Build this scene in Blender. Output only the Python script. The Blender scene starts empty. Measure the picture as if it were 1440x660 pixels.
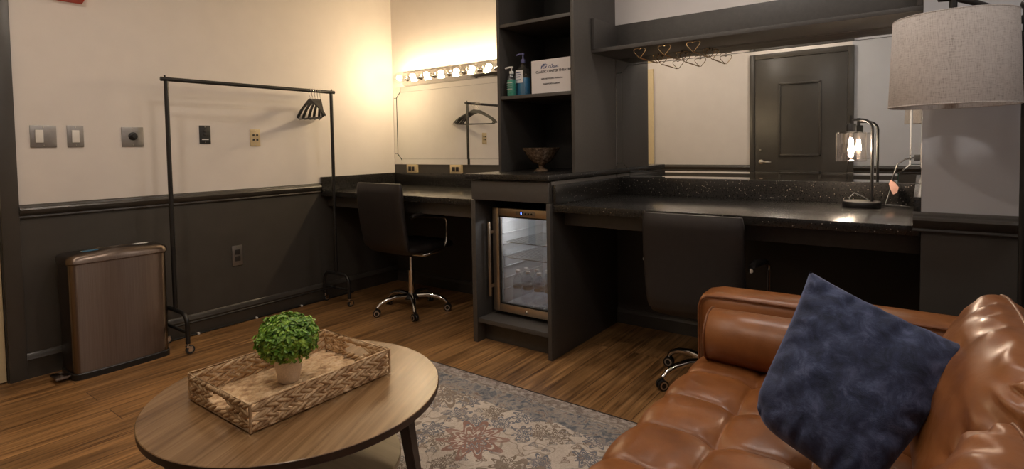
import bpy, bmesh, math, random
from mathutils import Vector, Matrix, Euler, noise
random.seed(7)
PI = math.pi
S = bpy.context.scene
COL = S.collection
R = math.radians

# ------------------------------------------------------------------ materials
def new_mat(name):
    m = bpy.data.materials.new(name); m.use_nodes = True
    nt = m.node_tree; b = nt.nodes['Principled BSDF']
    return m, nt, b
def N(nt, typ, **kw):
    n = nt.nodes.new(typ)
    for k, v in kw.items():
        if k.startswith('_'): setattr(n, k[1:], v)
        else: n.inputs[k.replace('__', ' ')].default_value = v
    return n
def L(nt, a, b): nt.links.new(a, b)
def ramp(nt, fac, stops):
    r = nt.nodes.new('ShaderNodeValToRGB'); e = r.color_ramp.elements
    while len(e) < len(stops): e.new(0.5)
    for i, (p, c) in enumerate(stops):
        e[i].position = p; e[i].color = (*c, 1) if len(c) == 3 else c
    L(nt, fac, r.inputs['Fac']); return r.outputs['Color']
def math_n(nt, op, a, b=None, clamp=False):
    n = nt.nodes.new('ShaderNodeMath'); n.operation = op; n.use_clamp = clamp
    for i, v in enumerate((a, b)):
        if v is None: continue
        if isinstance(v, (int, float)): n.inputs[i].default_value = v
        else: L(nt, v, n.inputs[i])
    return n.outputs[0]
def mixc(nt, fac, a, b, blend='MIX'):
    n = nt.nodes.new('ShaderNodeMix'); n.data_type = 'RGBA'; n.blend_type = blend
    for sock, v in ((n.inputs['Factor'], fac), (n.inputs['A'], a), (n.inputs['B'], b)):
        if isinstance(v, (int, float)): sock.default_value = v
        elif isinstance(v, tuple): sock.default_value = (*v, 1)
        else: L(nt, v, sock)
    return n.outputs['Result']
def coords(nt, scale=(1, 1, 1), kind='Object'):
    tc = nt.nodes.new('ShaderNodeTexCoord'); mp = nt.nodes.new('ShaderNodeMapping')
    mp.inputs['Scale'].default_value = scale
    L(nt, tc.outputs[kind], mp.inputs['Vector']); return mp.outputs['Vector']
def bump(nt, b, h, strength=.2, dist=.01):
    n = N(nt, 'ShaderNodeBump', Strength=strength, Distance=dist)
    L(nt, h, n.inputs['Height']); L(nt, n.outputs[0], b.inputs['Normal'])
def simple(name, col, rough=.5, metal=0., var=.12, scale=30, bmp=0., spec=None, coat=0., bscale=None):
    m, nt, b = new_mat(name)
    v = coords(nt); n = N(nt, 'ShaderNodeTexNoise', Scale=scale, Detail=4.)
    L(nt, v, n.inputs['Vector'])
    lo = tuple(c*(1-var) for c in col); hi = tuple(min(1, c*(1+var)) for c in col)
    L(nt, ramp(nt, n.outputs['Fac'], [(.3, lo), (.7, hi)]), b.inputs['Base Color'])
    b.inputs['Roughness'].default_value = rough; b.inputs['Metallic'].default_value = metal
    if spec is not None: b.inputs['Specular IOR Level'].default_value = spec
    if coat: b.inputs['Coat Weight'].default_value = coat; b.inputs['Coat Roughness'].default_value = .15
    if bmp:
        n2 = N(nt, 'ShaderNodeTexNoise', Scale=bscale or scale*4, Detail=3.)
        L(nt, v, n2.inputs['Vector']); bump(nt, b, n2.outputs['Fac'], bmp, .004)
    return m
def emit(name, col, strength):
    m, nt, b = new_mat(name)
    b.inputs['Base Color'].default_value = (*col, 1)
    b.inputs['Emission Color'].default_value = (*col, 1); b.inputs['Emission Strength'].default_value = strength
    return m
def thin_glass(name, tint=(1, 1, 1), refl=.10, edge=.5):
    m, nt, b = new_mat(name)
    tr = N(nt, 'ShaderNodeBsdfTransparent'); tr.inputs['Color'].default_value = (*tint, 1)
    gl = N(nt, 'ShaderNodeBsdfGlossy', Roughness=.02)
    lw = N(nt, 'ShaderNodeLayerWeight', Blend=.35)
    f = math_n(nt, 'MULTIPLY_ADD', lw.outputs['Facing'], edge); f.node.inputs[2].default_value = refl*.5
    mx = nt.nodes.new('ShaderNodeMixShader')
    L(nt, f, mx.inputs[0]); L(nt, tr.outputs[0], mx.inputs[1]); L(nt, gl.outputs[0], mx.inputs[2])
    L(nt, mx.outputs[0], nt.nodes['Material Output'].inputs['Surface'])
    return m

M = {}
M['wall'] = simple('cream_wall_paint', (.70, .65, .612), .62, var=.02, scale=8, bmp=.06, bscale=160)
M['wall_grey'] = simple('cool_grey_wall', (.55, .56, .59), .62, var=.02, scale=8, bmp=.06, bscale=160)  # right-hand wall sections: cooler, greyer tone than the cream walls
M['dark'] = simple('charcoal_satin_paint', (.054, .048, .041), .42, var=.06, scale=10, bmp=.06, bscale=130)
M['dark_trim'] = simple('charcoal_gloss_trim_paint', (.054, .048, .041), .30, var=.06, scale=12)
M['cab'] = simple('charcoal_cabinet_laminate', (.066, .059, .052), .45, var=.08, scale=60, bmp=.05)
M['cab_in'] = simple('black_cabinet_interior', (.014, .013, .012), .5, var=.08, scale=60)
M['ceil'] = simple('ceiling_paint', (.72, .70, .66), .8, var=.02)
M['cream_door'] = simple('cream_door_paint', (.62, .50, .30), .45, var=.03)
M['black_metal'] = simple('black_powder_coated_steel', (.013, .012, .011), .35, var=.1, spec=.5)
M['black_plastic'] = simple('black_plastic', (.012, .012, .012), .4, var=.1)
M['rubber'] = simple('dark_rubber', (.02, .02, .02), .7)
M['chrome'] = simple('polished_chrome', (.80, .78, .75), .10, 1., var=.03)
M['steel_plate'] = simple('brushed_steel_plate', (.34, .32, .30), .38, .9, var=.1)
M['nickel'] = simple('satin_nickel', (.6, .57, .52), .3, 1.)
M['brass'] = simple('brass_wire', (.62, .43, .22), .25, 1.)
M['white_plastic'] = simple('white_plastic', (.75, .72, .68), .4, var=.03)
M['beige_plastic'] = simple('beige_plastic', (.58, .46, .27), .45, var=.04)
M['outlet_face'] = simple('brown_black_outlet_face', (.025, .02, .018), .4)
M['red'] = simple('fire_alarm_red', (.55, .05, .02), .4)
M['pot'] = simple('speckled_white_pot', (.68, .58, .47), .8, var=.12, scale=250)
M['soil'] = simple('dark_soil', (.03, .02, .012), .9)
M['paper'] = simple('white_paper', (.66, .62, .60), .7, var=.01)
M['ink'] = simple('black_ink', (.02, .02, .025), .7)
M['ink_blue'] = simple('navy_ink', (.03, .05, .16), .7)
M['label_white'] = simple('white_label', (.7, .7, .7), .5, var=.02)
M['gel_blue'] = simple('blue_gel', (.06, .22, .38), .15, var=.05, coat=.5)
M['gel_green'] = simple('green_gel', (.05, .30, .20), .15, var=.05, coat=.5)
M['pump'] = simple('violet_pump', (.14, .14, .30), .35)
M['cord_tag'] = simple('pink_cord_tag', (.52, .30, .24), .55)
M['filament'] = emit('warm_lit_filament', (1., .76, .46), 150)
M['filament_edison'] = emit('edison_lit_filament', (1., .80, .60), 520)
M['lamp_panel'] = emit('warm_white_downlight', (1., .865, .735), 74)
M['lamp_panel_cool'] = emit('neutral_white_downlight', (1., .92, .86), 74)
M['fridge_led'] = emit('cool_fridge_light', (.95, .97, 1.), 60)
M['blue_led'] = emit('blue_digit_display', (.1, .2, 1.), 6)
M['glass'] = thin_glass('clear_thin_glass')
M['shade_glass'] = thin_glass('clear_lamp_shade_glass', (.97, .94, .92), .28)
M['fridge_glass'] = thin_glass('smoked_fridge_glass', (.72, .72, .72), .12)
M['bottle'] = thin_glass('clear_bottle_plastic', (.93, .95, .97), .10, .34)
M['fridge_white'] = simple('white_fridge_liner', (.62, .62, .62), .5, var=.02)
M['fridge_steel'] = simple('warm_brushed_steel', (.52, .43, .33), .33, .95, var=.06)
M['fridge_body'] = simple('black_fridge_case', (.012, .012, .012), .5)
M['mirror'] = simple('silvered_mirror_glass', (.86, .87, .85), .0, 1., var=0.)
M['mirror_edge'] = simple('green_mirror_glass_edge', (.010, .034, .024), .2)
M['leg_wood'] = simple('dark_espresso_wood', (.045, .024, .014), .45, var=.3, scale=18)
M['fabric_black'] = simple('black_bonded_leather', (.017, .0135, .0125), .42, var=.12, scale=40, bmp=.12, bscale=220)

def mk_granite():
    m, nt, b = new_mat('black_speckled_granite'); v = coords(nt)
    vo = N(nt, 'ShaderNodeTexVoronoi', Scale=95.); L(nt, v, vo.inputs['Vector'])
    n = N(nt, 'ShaderNodeTexNoise', Scale=140., Detail=5.); L(nt, v, n.inputs['Vector'])
    base = ramp(nt, n.outputs['Fac'], [(.35, (.013, .012, .011)), (.7, (.026, .023, .020))])
    rr = N(nt, 'ShaderNodeSeparateColor'); L(nt, vo.outputs['Color'], rr.inputs[0])
    sz = math_n(nt, 'MULTIPLY', rr.outputs[0], .22)
    spot = math_n(nt, 'LESS_THAN', vo.outputs['Distance'], sz)
    rare = math_n(nt, 'GREATER_THAN', rr.outputs[1], .72)
    L(nt, mixc(nt, math_n(nt, 'MULTIPLY', spot, rare), base, (.30, .26, .22)), b.inputs['Base Color'])
    b.inputs['Roughness'].default_value = .22; return m
M['granite'] = mk_granite()

def mk_floor():
    m, nt, b = new_mat('warm_oak_plank_floor')
    tc = nt.nodes.new('ShaderNodeTexCoord'); sp = N(nt, 'ShaderNodeSeparateXYZ'); L(nt, tc.outputs['Object'], sp.inputs[0])
    cb = N(nt, 'ShaderNodeCombineXYZ'); L(nt, sp.outputs['Y'], cb.inputs['X']); L(nt, sp.outputs['X'], cb.inputs['Y'])
    br = N(nt, 'ShaderNodeTexBrick', Scale=1.); br.offset = .37; br.offset_frequency = 2
    br.inputs['Brick Width'].default_value = 1.22; br.inputs['Row Height'].default_value = .155
    br.inputs['Mortar Size'].default_value = .0016; br.inputs['Mortar Smooth'].default_value = .2
    br.inputs['Color1'].default_value = (0, 0, 0, 1); br.inputs['Color2'].default_value = (1, 1, 1, 1); br.inputs['Mortar'].default_value = (.5, .5, .5, 1)
    L(nt, cb.outputs[0], br.inputs['Vector'])
    # per-plank offset of the grain
    off = nt.nodes.new('ShaderNodeVectorMath'); off.operation = 'MULTIPLY_ADD'
    L(nt, br.outputs['Color'], off.inputs[0]); off.inputs[1].default_value = (7, 3, 5); L(nt, cb.outputs[0], off.inputs[2])
    mp = N(nt, 'ShaderNodeMapping'); mp.inputs['Scale'].default_value = (2.0, 52, 1); L(nt, off.outputs[0], mp.inputs['Vector'])
    g = N(nt, 'ShaderNodeTexNoise', Scale=1., Detail=7., Roughness=.6, Distortion=.7); L(nt, mp.outputs[0], g.inputs['Vector'])
    mp2 = N(nt, 'ShaderNodeMapping'); mp2.inputs['Scale'].default_value = (1.1, 14, 1); L(nt, off.outputs[0], mp2.inputs['Vector'])
    g2 = N(nt, 'ShaderNodeTexNoise', Scale=1., Detail=4., Distortion=1.2); L(nt, mp2.outputs[0], g2.inputs['Vector'])
    c1 = ramp(nt, g.outputs['Fac'], [(.30, (.095, .042, .014)), (.46, (.24, .125, .046)), (.62, (.35, .19, .076)), (.80, (.42, .245, .108))])
    c2 = ramp(nt, g2.outputs['Fac'], [(.32, (.55, .52, .50)), (.50, (.97, .97, .97)), (.7, (1.12, 1.08, 1.02))])
    c3 = mixc(nt, 1., c1, c2, 'MULTIPLY')
    tone = ramp(nt, br.outputs['Color'], [(0., (.84, .82, .80)), (1., (1.12, 1.10, 1.08))])
    c4 = mixc(nt, 1., c3, tone, 'MULTIPLY')
    c5 = mixc(nt, br.outputs['Fac'], c4, (.05, .022, .010))
    L(nt, c5, b.inputs['Base Color'])
    b.inputs['Roughness'].default_value = .42
    bump(nt, b, g.outputs['Fac'], .12, .003); return m
M['floor'] = mk_floor()

def mk_wood(name, stops, sx, sy, rough=.38, rot=0.):
    m, nt, b = new_mat(name); v0 = coords(nt)
    m1 = N(nt, 'ShaderNodeMapping'); m1.inputs['Rotation'].default_value = (0, 0, rot); L(nt, v0, m1.inputs['Vector'])
    m2 = N(nt, 'ShaderNodeMapping'); m2.inputs['Scale'].default_value = (sx, sy, 1); L(nt, m1.outputs[0], m2.inputs['Vector']); v = m2.outputs[0]
    g = N(nt, 'ShaderNodeTexNoise', Scale=1., Detail=7., Roughness=.62, Distortion=.4); L(nt, v, g.inputs['Vector'])
    L(nt, ramp(nt, g.outputs['Fac'], stops), b.inputs['Base Color'])
    b.inputs['Roughness'].default_value = rough
    bump(nt, b, g.outputs['Fac'], .12, .002); return m
M['table_wood'] = mk_wood('mid_brown_oak_veneer', [(.28, (.092, .045, .017)), (.5, (.185, .103, .044)), (.75, (.28, .168, .080))], 50, 2.4, .27, R(-24))
M['table_edge'] = simple('dark_walnut_edge_band', (.060, .030, .016), .45, var=.2)
M['shelf_wood'] = mk_wood('pale_oak_veneer', [(.28, (.58, .44, .24)), (.55, (.72, .57, .35)), (.8, (.80, .66, .43))], 3, 40)

def mk_weave():
    m, nt, b = new_mat('woven_water_hyacinth'); v = coords(nt)
    n = N(nt, 'ShaderNodeTexNoise', Scale=38., Detail=5.); L(nt, v, n.inputs['Vector'])
    n2 = N(nt, 'ShaderNodeTexNoise', Scale=260., Detail=3.); L(nt, v, n2.inputs['Vector'])
    c = ramp(nt, n.outputs['Fac'], [(.32, (.33, .19, .09)), (.5, (.58, .39, .21)), (.72, (.72, .54, .34))])
    L(nt, mixc(nt, .5, c, ramp(nt, n2.outputs['Fac'], [(.3, (.6, .55, .5)), (.7, (1, 1, 1))]), 'MULTIPLY'), b.inputs['Base Color'])
    b.inputs['Roughness'].default_value = .75; bump(nt, b, n2.outputs['Fac'], .25, .002); return m
M['weave'] = mk_weave()

def mk_leather():
    m, nt, b = new_mat('cognac_leather'); v = coords(nt)
    n = N(nt, 'ShaderNodeTexNoise', Scale=7., Detail=6., Roughness=.6); L(nt, v, n.inputs['Vector'])
    c = ramp(nt, n.outputs['Fac'], [(.3, (.165, .056, .015)), (.55, (.245, .088, .025)), (.8, (.31, .124, .042))])
    L(nt, c, b.inputs['Base Color'])
    vo = N(nt, 'ShaderNodeTexNoise', Scale=330., Detail=2.); L(nt, v, vo.inputs['Vector'])
    n3 = N(nt, 'ShaderNodeTexNoise', Scale=26., Detail=5., Distortion=1.); L(nt, v, n3.inputs['Vector'])
    h = math_n(nt, 'ADD', math_n(nt, 'MULTIPLY', vo.outputs['Fac'], .25), n3.outputs['Fac'])
    L(nt, ramp(nt, n3.outputs['Fac'], [(.3, (.29,)*3), (.7, (.43,)*3)]), b.inputs['Roughness'])
    bump(nt, b, h, .12, .004); return m
M['leather'] = mk_leather()
M['leather_seam'] = simple('cognac_leather_piping', (.17, .060, .020), .4, var=.1)

def mk_velvet():
    m, nt, b = new_mat('navy_crushed_velvet'); v = coords(nt)
    n = N(nt, 'ShaderNodeTexNoise', Scale=21., Detail=8., Roughness=.7, Distortion=.5); L(nt, v, n.inputs['Vector'])
    n2 = N(nt, 'ShaderNodeTexNoise', Scale=420., Detail=2.); L(nt, v, n2.inputs['Vector'])
    L(nt, ramp(nt, n.outputs['Fac'], [(.36, (.008, .013, .034)), (.52, (.026, .036, .082)), (.68, (.075, .092, .170))]), b.inputs['Base Color'])
    b.inputs['Roughness'].default_value = .85
    b.inputs['Sheen Weight'].default_value = .5; b.inputs['Sheen Roughness'].default_value = .4; b.inputs['Sheen Tint'].default_value = (.35, .42, .7, 1)
    bump(nt, b, math_n(nt, 'ADD', n2.outputs['Fac'], n.outputs['Fac']), .25, .003); return m
M['velvet'] = mk_velvet()

def mk_linen():
    m, nt, b = new_mat('oatmeal_linen_shade')
    v1 = coords(nt, (60, 60, 900)); v2 = coords(nt, (700, 700, 40))
    a = N(nt, 'ShaderNodeTexNoise', Scale=1., Detail=4.); L(nt, v1, a.inputs['Vector'])
    c = N(nt, 'ShaderNodeTexNoise', Scale=1., Detail=4.); L(nt, v2, c.inputs['Vector'])
    f = math_n(nt, 'MULTIPLY', math_n(nt, 'ADD', a.outputs['Fac'], c.outputs['Fac']), .5)
    L(nt, ramp(nt, f, [(.36, (.33, .29, .26)), (.47, (.58, .53, .50)), (.62, (.66, .62, .58))]), b.inputs['Base Color'])
    b.inputs['Roughness'].default_value = .9
    b.inputs['Transmission Weight'].default_value = 0
    bump(nt, b, f, .15, .002); return m
M['linen'] = mk_linen()

def mk_stainless():
    m, nt, b = new_mat('dark_brushed_stainless'); v = coords(nt, (300, 300, 3))
    n = N(nt, 'ShaderNodeTexNoise', Scale=1., Detail=3.); L(nt, v, n.inputs['Vector'])
    L(nt, ramp(nt, n.outputs['Fac'], [(.3, (.19, .148, .122)), (.7, (.235, .185, .155))]), b.inputs['Base Color'])
    b.inputs['Metallic'].default_value = 1.; b.inputs['Roughness'].default_value = .34
    b.inputs['Anisotropic'].default_value = .95; b.inputs['Anisotropic Rotation'].default_value = .25
    tg = nt.nodes.new('ShaderNodeTangent'); tg.direction_type = 'RADIAL'; tg.axis = 'Z'; L(nt, tg.outputs[0], b.inputs['Tangent'])
    return m
M['stainless'] = mk_stainless()

def mk_leaf():
    m, nt, b = new_mat('bright_green_leaves'); v = coords(nt)
    n = N(nt, 'ShaderNodeTexNoise', Scale=60., Detail=3.); L(nt, v, n.inputs['Vector'])
    L(nt, ramp(nt, n.outputs['Fac'], [(.3, (.055, .15, .014)), (.5, (.14, .29, .025)), (.7, (.32, .46, .055))]), b.inputs['Base Color'])
    b.inputs['Roughness'].default_value = .45
    b.inputs['Subsurface Weight'].default_value = .1; b.inputs['Subsurface Radius'].default_value = (.002, .004, .001)
    return m
M['leaf'] = mk_leaf()

def mk_bowl():
    m, nt, b = new_mat('mottled_bronze_glaze'); v = coords(nt)
    n = N(nt, 'ShaderNodeTexNoise', Scale=55., Detail=6., Roughness=.7); L(nt, v, n.inputs['Vector'])
    L(nt, ramp(nt, n.outputs['Fac'], [(.35, (.08, .05, .03)), (.55, (.22, .145, .09)), (.72, (.45, .35, .25))]), b.inputs['Base Color'])
    b.inputs['Roughness'].default_value = .25; b.inputs['Metallic'].default_value = .35; return m
M['bowl'] = mk_bowl()

RUG = (1.545, 3.72, -3.12, -1.195)
def mk_rug():
    m, nt, b = new_mat('faded_floral_rug')
    v = coords(nt)                       # object coords = metres from the rug's own centre
    sp = N(nt, 'ShaderNodeSeparateXYZ'); L(nt, v, sp.inputs[0])
    hx, hy = (RUG[1]-RUG[0])/2, (RUG[3]-RUG[2])/2
    ex = math_n(nt, 'SUBTRACT', hx, math_n(nt, 'ABSOLUTE', sp.outputs['X']))
    ey = math_n(nt, 'SUBTRACT', hy, math_n(nt, 'ABSOLUTE', sp.outputs['Y']))
    edge = math_n(nt, 'MINIMUM', ex, ey)
    fine = N(nt, 'ShaderNodeTexNoise', Scale=190., Detail=3.); L(nt, v, fine.inputs['Vector'])
    wear = N(nt, 'ShaderNodeTexNoise', Scale=9., Detail=6., Roughness=.7); L(nt, v, wear.inputs['Vector'])
    warp = N(nt, 'ShaderNodeTexNoise', Scale=9., Detail=3.); L(nt, v, warp.inputs['Vector'])
    wv = nt.nodes.new('ShaderNodeVectorMath'); wv.operation = 'MULTIPLY_ADD'
    L(nt, warp.outputs['Color'], wv.inputs[0]); wv.inputs[1].default_value = (.05, .05, 0); L(nt, v, wv.inputs[2])
    col = ramp(nt, wear.outputs['Fac'], [(.3, (.44, .365, .30)), (.6, (.57, .495, .42))])
    def flowers(scale, size, petals, colA, colB, keep, col, rnd=.9):
        vo = N(nt, 'ShaderNodeTexVoronoi', Scale=scale, Randomness=rnd); vo.voronoi_dimensions = '2D'
        L(nt, wv.outputs[0], vo.inputs['Vector'])
        df = nt.nodes.new('ShaderNodeVectorMath'); df.operation = 'SUBTRACT'
        L(nt, wv.outputs[0], df.inputs[0]); L(nt, vo.outputs['Position'], df.inputs[1])
        s2 = N(nt, 'ShaderNodeSeparateXYZ'); L(nt, df.outputs[0], s2.inputs[0])
        ang = math_n(nt, 'ARCTAN2', s2.outputs['Y'], s2.outputs['X'])
        r = nt.nodes.new('ShaderNodeVectorMath'); r.operation = 'LENGTH'; L(nt, df.outputs[0], r.inputs[0])
        lobe = math_n(nt, 'MULTIPLY', math_n(nt, 'COSINE', math_n(nt, 'MULTIPLY', ang, float(petals))), .28)
        rad = math_n(nt, 'MULTIPLY', math_n(nt, 'ADD', lobe, 1.), size)
        q = math_n(nt, 'DIVIDE', r.outputs['Value'], rad)
        sc = N(nt, 'ShaderNodeSeparateColor'); L(nt, vo.outputs['Color'], sc.inputs[0])
        on = math_n(nt, 'LESS_THAN', sc.outputs[0], keep)
        rings = math_n(nt, 'LESS_THAN', math_n(nt, 'SINE', math_n(nt, 'MULTIPLY', q, 17.)), .15)
        inside = math_n(nt, 'LESS_THAN', q, 1.)
        outl = math_n(nt, 'LESS_THAN', math_n(nt, 'ABSOLUTE', math_n(nt, 'SUBTRACT', q, 1.)), .12)
        f = math_n(nt, 'MAXIMUM', math_n(nt, 'MULTIPLY', inside, rings), outl)
        f = math_n(nt, 'MULTIPLY', f, on)
        worn = math_n(nt, 'MULTIPLY', f, ramp(nt, wear.outputs['Fac'], [(.28, (.5,)*3), (.5, (1.,)*3)]))
        return mixc(nt, worn, col, ramp(nt, sc.outputs[1], [(.45, colA), (.55, colB)]))
    # vines
    vn = N(nt, 'ShaderNodeTexNoise', Scale=6.5, Detail=1.5); L(nt, wv.outputs[0], vn.inputs['Vector'])
    line = math_n(nt, 'LESS_THAN', math_n(nt, 'ABSOLUTE', math_n(nt, 'SUBTRACT', vn.outputs['Fac'], .5)), .010)
    line2 = math_n(nt, 'LESS_THAN', math_n(nt, 'ABSOLUTE', math_n(nt, 'SUBTRACT', vn.outputs['Fac'], .58)), .006)
    col = mixc(nt, math_n(nt, 'MULTIPLY', math_n(nt, 'MAXIMUM', line, line2), .55), col, (.16, .115, .085))
    col = flowers(19., .016, 3, (.17, .16, .16), (.20, .14, .10), .55, col)
    col = flowers(7.5, .045, 8, (.19, .145, .11), (.15, .15, .17), .7, col)
    col = flowers(3.1, .105, 10, (.23, .18, .14), (.27, .145, .115), .45, col, .6)
    # blue-grey border band with an edge of lighter guard stripe
    bm1 = math_n(nt, 'MULTIPLY', math_n(nt, 'GREATER_THAN', edge, .085), math_n(nt, 'LESS_THAN', math_n(nt, 'ADD', edge, math_n(nt, 'MULTIPLY', warp.outputs['Fac'], .10)), .265))
    bl = N(nt, 'ShaderNodeTexNoise', Scale=24., Detail=4., Distortion=1.5); L(nt, wv.outputs[0], bl.inputs['Vector'])
    band = ramp(nt, bl.outputs['Fac'], [(.36, (.07, .085, .115)), (.47, (.20, .195, .195)), (.56, (.33, .28, .24)), (.68, (.17, .115, .09))])
    col = mixc(nt, math_n(nt, 'MULTIPLY', bm1, .85), col, band)
    stripe = math_n(nt, 'LESS_THAN', math_n(nt, 'ABSOLUTE', math_n(nt, 'SUBTRACT', edge, .075)), .007)
    col = mixc(nt, math_n(nt, 'MULTIPLY', stripe, .6), col, (.20, .16, .13))
    gb = math_n(nt, 'LESS_THAN', edge, .068)
    gn = N(nt, 'ShaderNodeTexNoise', Scale=48., Detail=2.); L(nt, v, gn.inputs['Vector'])
    col = mixc(nt, math_n(nt, 'MULTIPLY', gb, .8), col, ramp(nt, gn.outputs['Fac'], [(.42, (.19, .145, .12)), (.58, (.40, .34, .30))]))
    bind = math_n(nt, 'LESS_THAN', edge, .010)
    col = mixc(nt, bind, col, (.045, .030, .022))
    col = mixc(nt, .45, col, ramp(nt, fine.outputs['Fac'], [(.3, (.6, .6, .6)), (.7, (1.2, 1.2, 1.2))]), 'MULTIPLY')
    L(nt, col, b.inputs['Base Color']); b.inputs['Roughness'].default_value = .95
    bump(nt, b, fine.outputs['Fac'], .3, .003); return m
M['rug'] = mk_rug()

# ------------------------------------------------------------------ mesh helpers
def BM(): return bmesh.new()
def box(bm, x0, x1, y0, y1, z0, z1, bev=0., seg=2, mi=0):
    vs = [bm.verts.new(p) for p in ((x0,y0,z0),(x1,y0,z0),(x1,y1,z0),(x0,y1,z0),(x0,y0,z1),(x1,y0,z1),(x1,y1,z1),(x0,y1,z1))]
    fs = [bm.faces.new([vs[i] for i in q]) for q in ((0,3,2,1),(4,5,6,7),(0,1,5,4),(1,2,6,5),(2,3,7,6),(3,0,4,7))]
    for f in fs: f.material_index = mi
    if bev > 0:
        es = list({e for f in fs for e in f.edges})
        r = bmesh.ops.bevel(bm, geom=es, offset=bev, segments=seg, profile=.6, affect='EDGES', clamp_overlap=True)
        for f in r['faces']: f.material_index = mi
    return bm
def frame_of(t):
    t = t.normalized(); a = Vector((0, 0, 1)) if abs(t.z) < .95 else Vector((1, 0, 0))
    u = t.cross(a).normalized(); return u, t.cross(u).normalized()
def tube(bm, pts, r, seg=10, closed=False, cap=True, mi=0):
    pts = [Vector(p) for p in pts]; n = len(pts)
    rs = r if isinstance(r, (list, tuple)) else [r]*n
    T = []
    for i in range(n):
        a = pts[i-1] if (i > 0 or closed) else pts[i]; b = pts[(i+1) % n] if (i < n-1 or closed) else pts[i]
        T.append((b-a).normalized())
    u, v = frame_of(T[0]); rings = []
    for i in range(n):
        u = (u - T[i]*u.dot(T[i])).normalized(); v = T[i].cross(u)
        rings.append([bm.verts.new(pts[i] + (u*math.cos(2*PI*k/seg) + v*math.sin(2*PI*k/seg))*rs[i]) for k in range(seg)])
    m = n if closed else n-1
    for i in range(m):
        A, B = rings[i], rings[(i+1) % n]
        sh = 0
        if closed and i == n-1:
            sh = min(range(seg), key=lambda s: (A[0].co-B[s].co).length)
        for k in range(seg):
            f = bm.faces.new((A[k], A[(k+1) % seg], B[(k+1+sh) % seg], B[(k+sh) % seg])); f.material_index = mi
    if cap and not closed:
        bm.faces.new(rings[0][::-1]).material_index = mi; bm.faces.new(rings[-1]).material_index = mi
    return bm
def cyl(bm, p0, p1, r, r1=None, seg=20, mi=0): return tube(bm, [p0, p1], [r, r if r1 is None else r1], seg, mi=mi)
def lathe(bm, prof, c=(0, 0, 0), seg=32, axis='z', mi=0):
    c = Vector(c); rings = []
    def pt(r, z, a):
        p = (r*math.cos(a), r*math.sin(a), z)
        if axis == 'x': p = (z, p[0], p[1])
        if axis == 'y': p = (p[0], z, p[1])
        return c + Vector(p)
    for r, z in prof:
        if r < 1e-5: rings.append([bm.verts.new(pt(0, z, 0))])
        else: rings.append([bm.verts.new(pt(r, z, 2*PI*k/seg)) for k in range(seg)])
    for A, B in zip(rings, rings[1:]):
        for k in range(seg):
            a, b2 = A[k % len(A)], A[(k+1) % len(A)]; c1, d = B[(k+1) % len(B)], B[k % len(B)]
            vs = []
            for q in (a, b2, c1, d):
                if q not in vs: vs.append(q)
            if len(vs) > 2: bm.faces.new(vs).material_index = mi
    return bm
def sphere(bm, c, r, seg=16, rings=10, sc=(1, 1, 1), rot=None):
    mt = Matrix.Translation(Vector(c)) @ (rot.to_4x4() if rot else Matrix.Identity(4)) @ Matrix.Diagonal((*sc, 1))
    bmesh.ops.create_uvsphere(bm, u_segments=seg, v_segments=rings, radius=r, matrix=mt); return bm
def prism(bm, poly, axis, a, b, mi=0):
    """extrude a 2-D polygon along an axis: 'x' -> poly in (y,z), 'y' -> (x,z), 'z' -> (x,y)"""
    def P(p, t):
        return (t, p[0], p[1]) if axis == 'x' else (p[0], t, p[1]) if axis == 'y' else (p[0], p[1], t)
    A = [bm.verts.new(P(p, a)) for p in poly]; B = [bm.verts.new(P(p, b)) for p in poly]; n = len(poly)
    for i in range(n): bm.faces.new((A[i], A[(i+1) % n], B[(i+1) % n], B[i])).material_index = mi
    bm.faces.new(A[::-1]).material_index = mi; bm.faces.new(B).material_index = mi
    return bm
def arc(c, r, a0, a1, n, plane='xz', y=0.):
    out = []
    for i in range(n+1):
        a = R(a0 + (a1-a0)*i/n); p, q = c[0]+r*math.cos(a), c[1]+r*math.sin(a)
        out.append((p, y, q) if plane == 'xz' else (y, p, q) if plane == 'yz' else (p, q, y))
    return out
def grid_mesh(bm, fn, nu, nv, closeu=False, mi=0):
    V = [[bm.verts.new(fn(i/(nu-(0 if closeu else 1)), j/(nv-1))) for j in range(nv)] for i in range(nu)]
    for i in range(nu if closeu else nu-1):
        for j in range(nv-1):
            bm.faces.new((V[i][j], V[(i+1) % nu][j], V[(i+1) % nu][j+1], V[i][j+1])).material_index = mi
    return V

WM = {}     # object -> intended world matrix
def obj(name, bm, mats, parent=None, local=False, ang=35, smooth=True, kind=None, label=None):
    me = bpy.data.meshes.new(name)
    bmesh.ops.recalc_face_normals(bm, faces=bm.faces)
    if parent is not None and not local:
        bmesh.ops.transform(bm, matrix=WM[parent].inverted(), verts=bm.verts)
    bm.to_mesh(me); bm.free()
    for m in (mats if isinstance(mats, (list, tuple)) else [mats]): me.materials.append(M[m])
    o = bpy.data.objects.new(name, me); COL.objects.link(o)
    if smooth:
        for p in me.polygons: p.use_smooth = True
        me.set_sharp_from_angle(angle=R(ang))
    if parent is not None: o.parent = parent; WM[o] = WM[parent].copy()
    else: WM[o] = Matrix.Identity(4)
    if kind: o['kind'] = kind
    if label: o['label'] = label
    return o
def thing(name, label, cat, loc, rotz=0., group=None):
    o = bpy.data.objects.new(name, None); COL.objects.link(o); o.empty_display_size = .05
    o.location = loc; o.rotation_euler = (0, 0, rotz)
    o['label'] = label; o['category'] = cat
    if group: o['group'] = group
    WM[o] = Matrix.Translation(Vector(loc)) @ Matrix.Rotation(rotz, 4, 'Z'); return o
def tag(o, label, cat, group=None):
    o['label'] = label; o['category'] = cat
    if group: o['group'] = group
    return o
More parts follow.
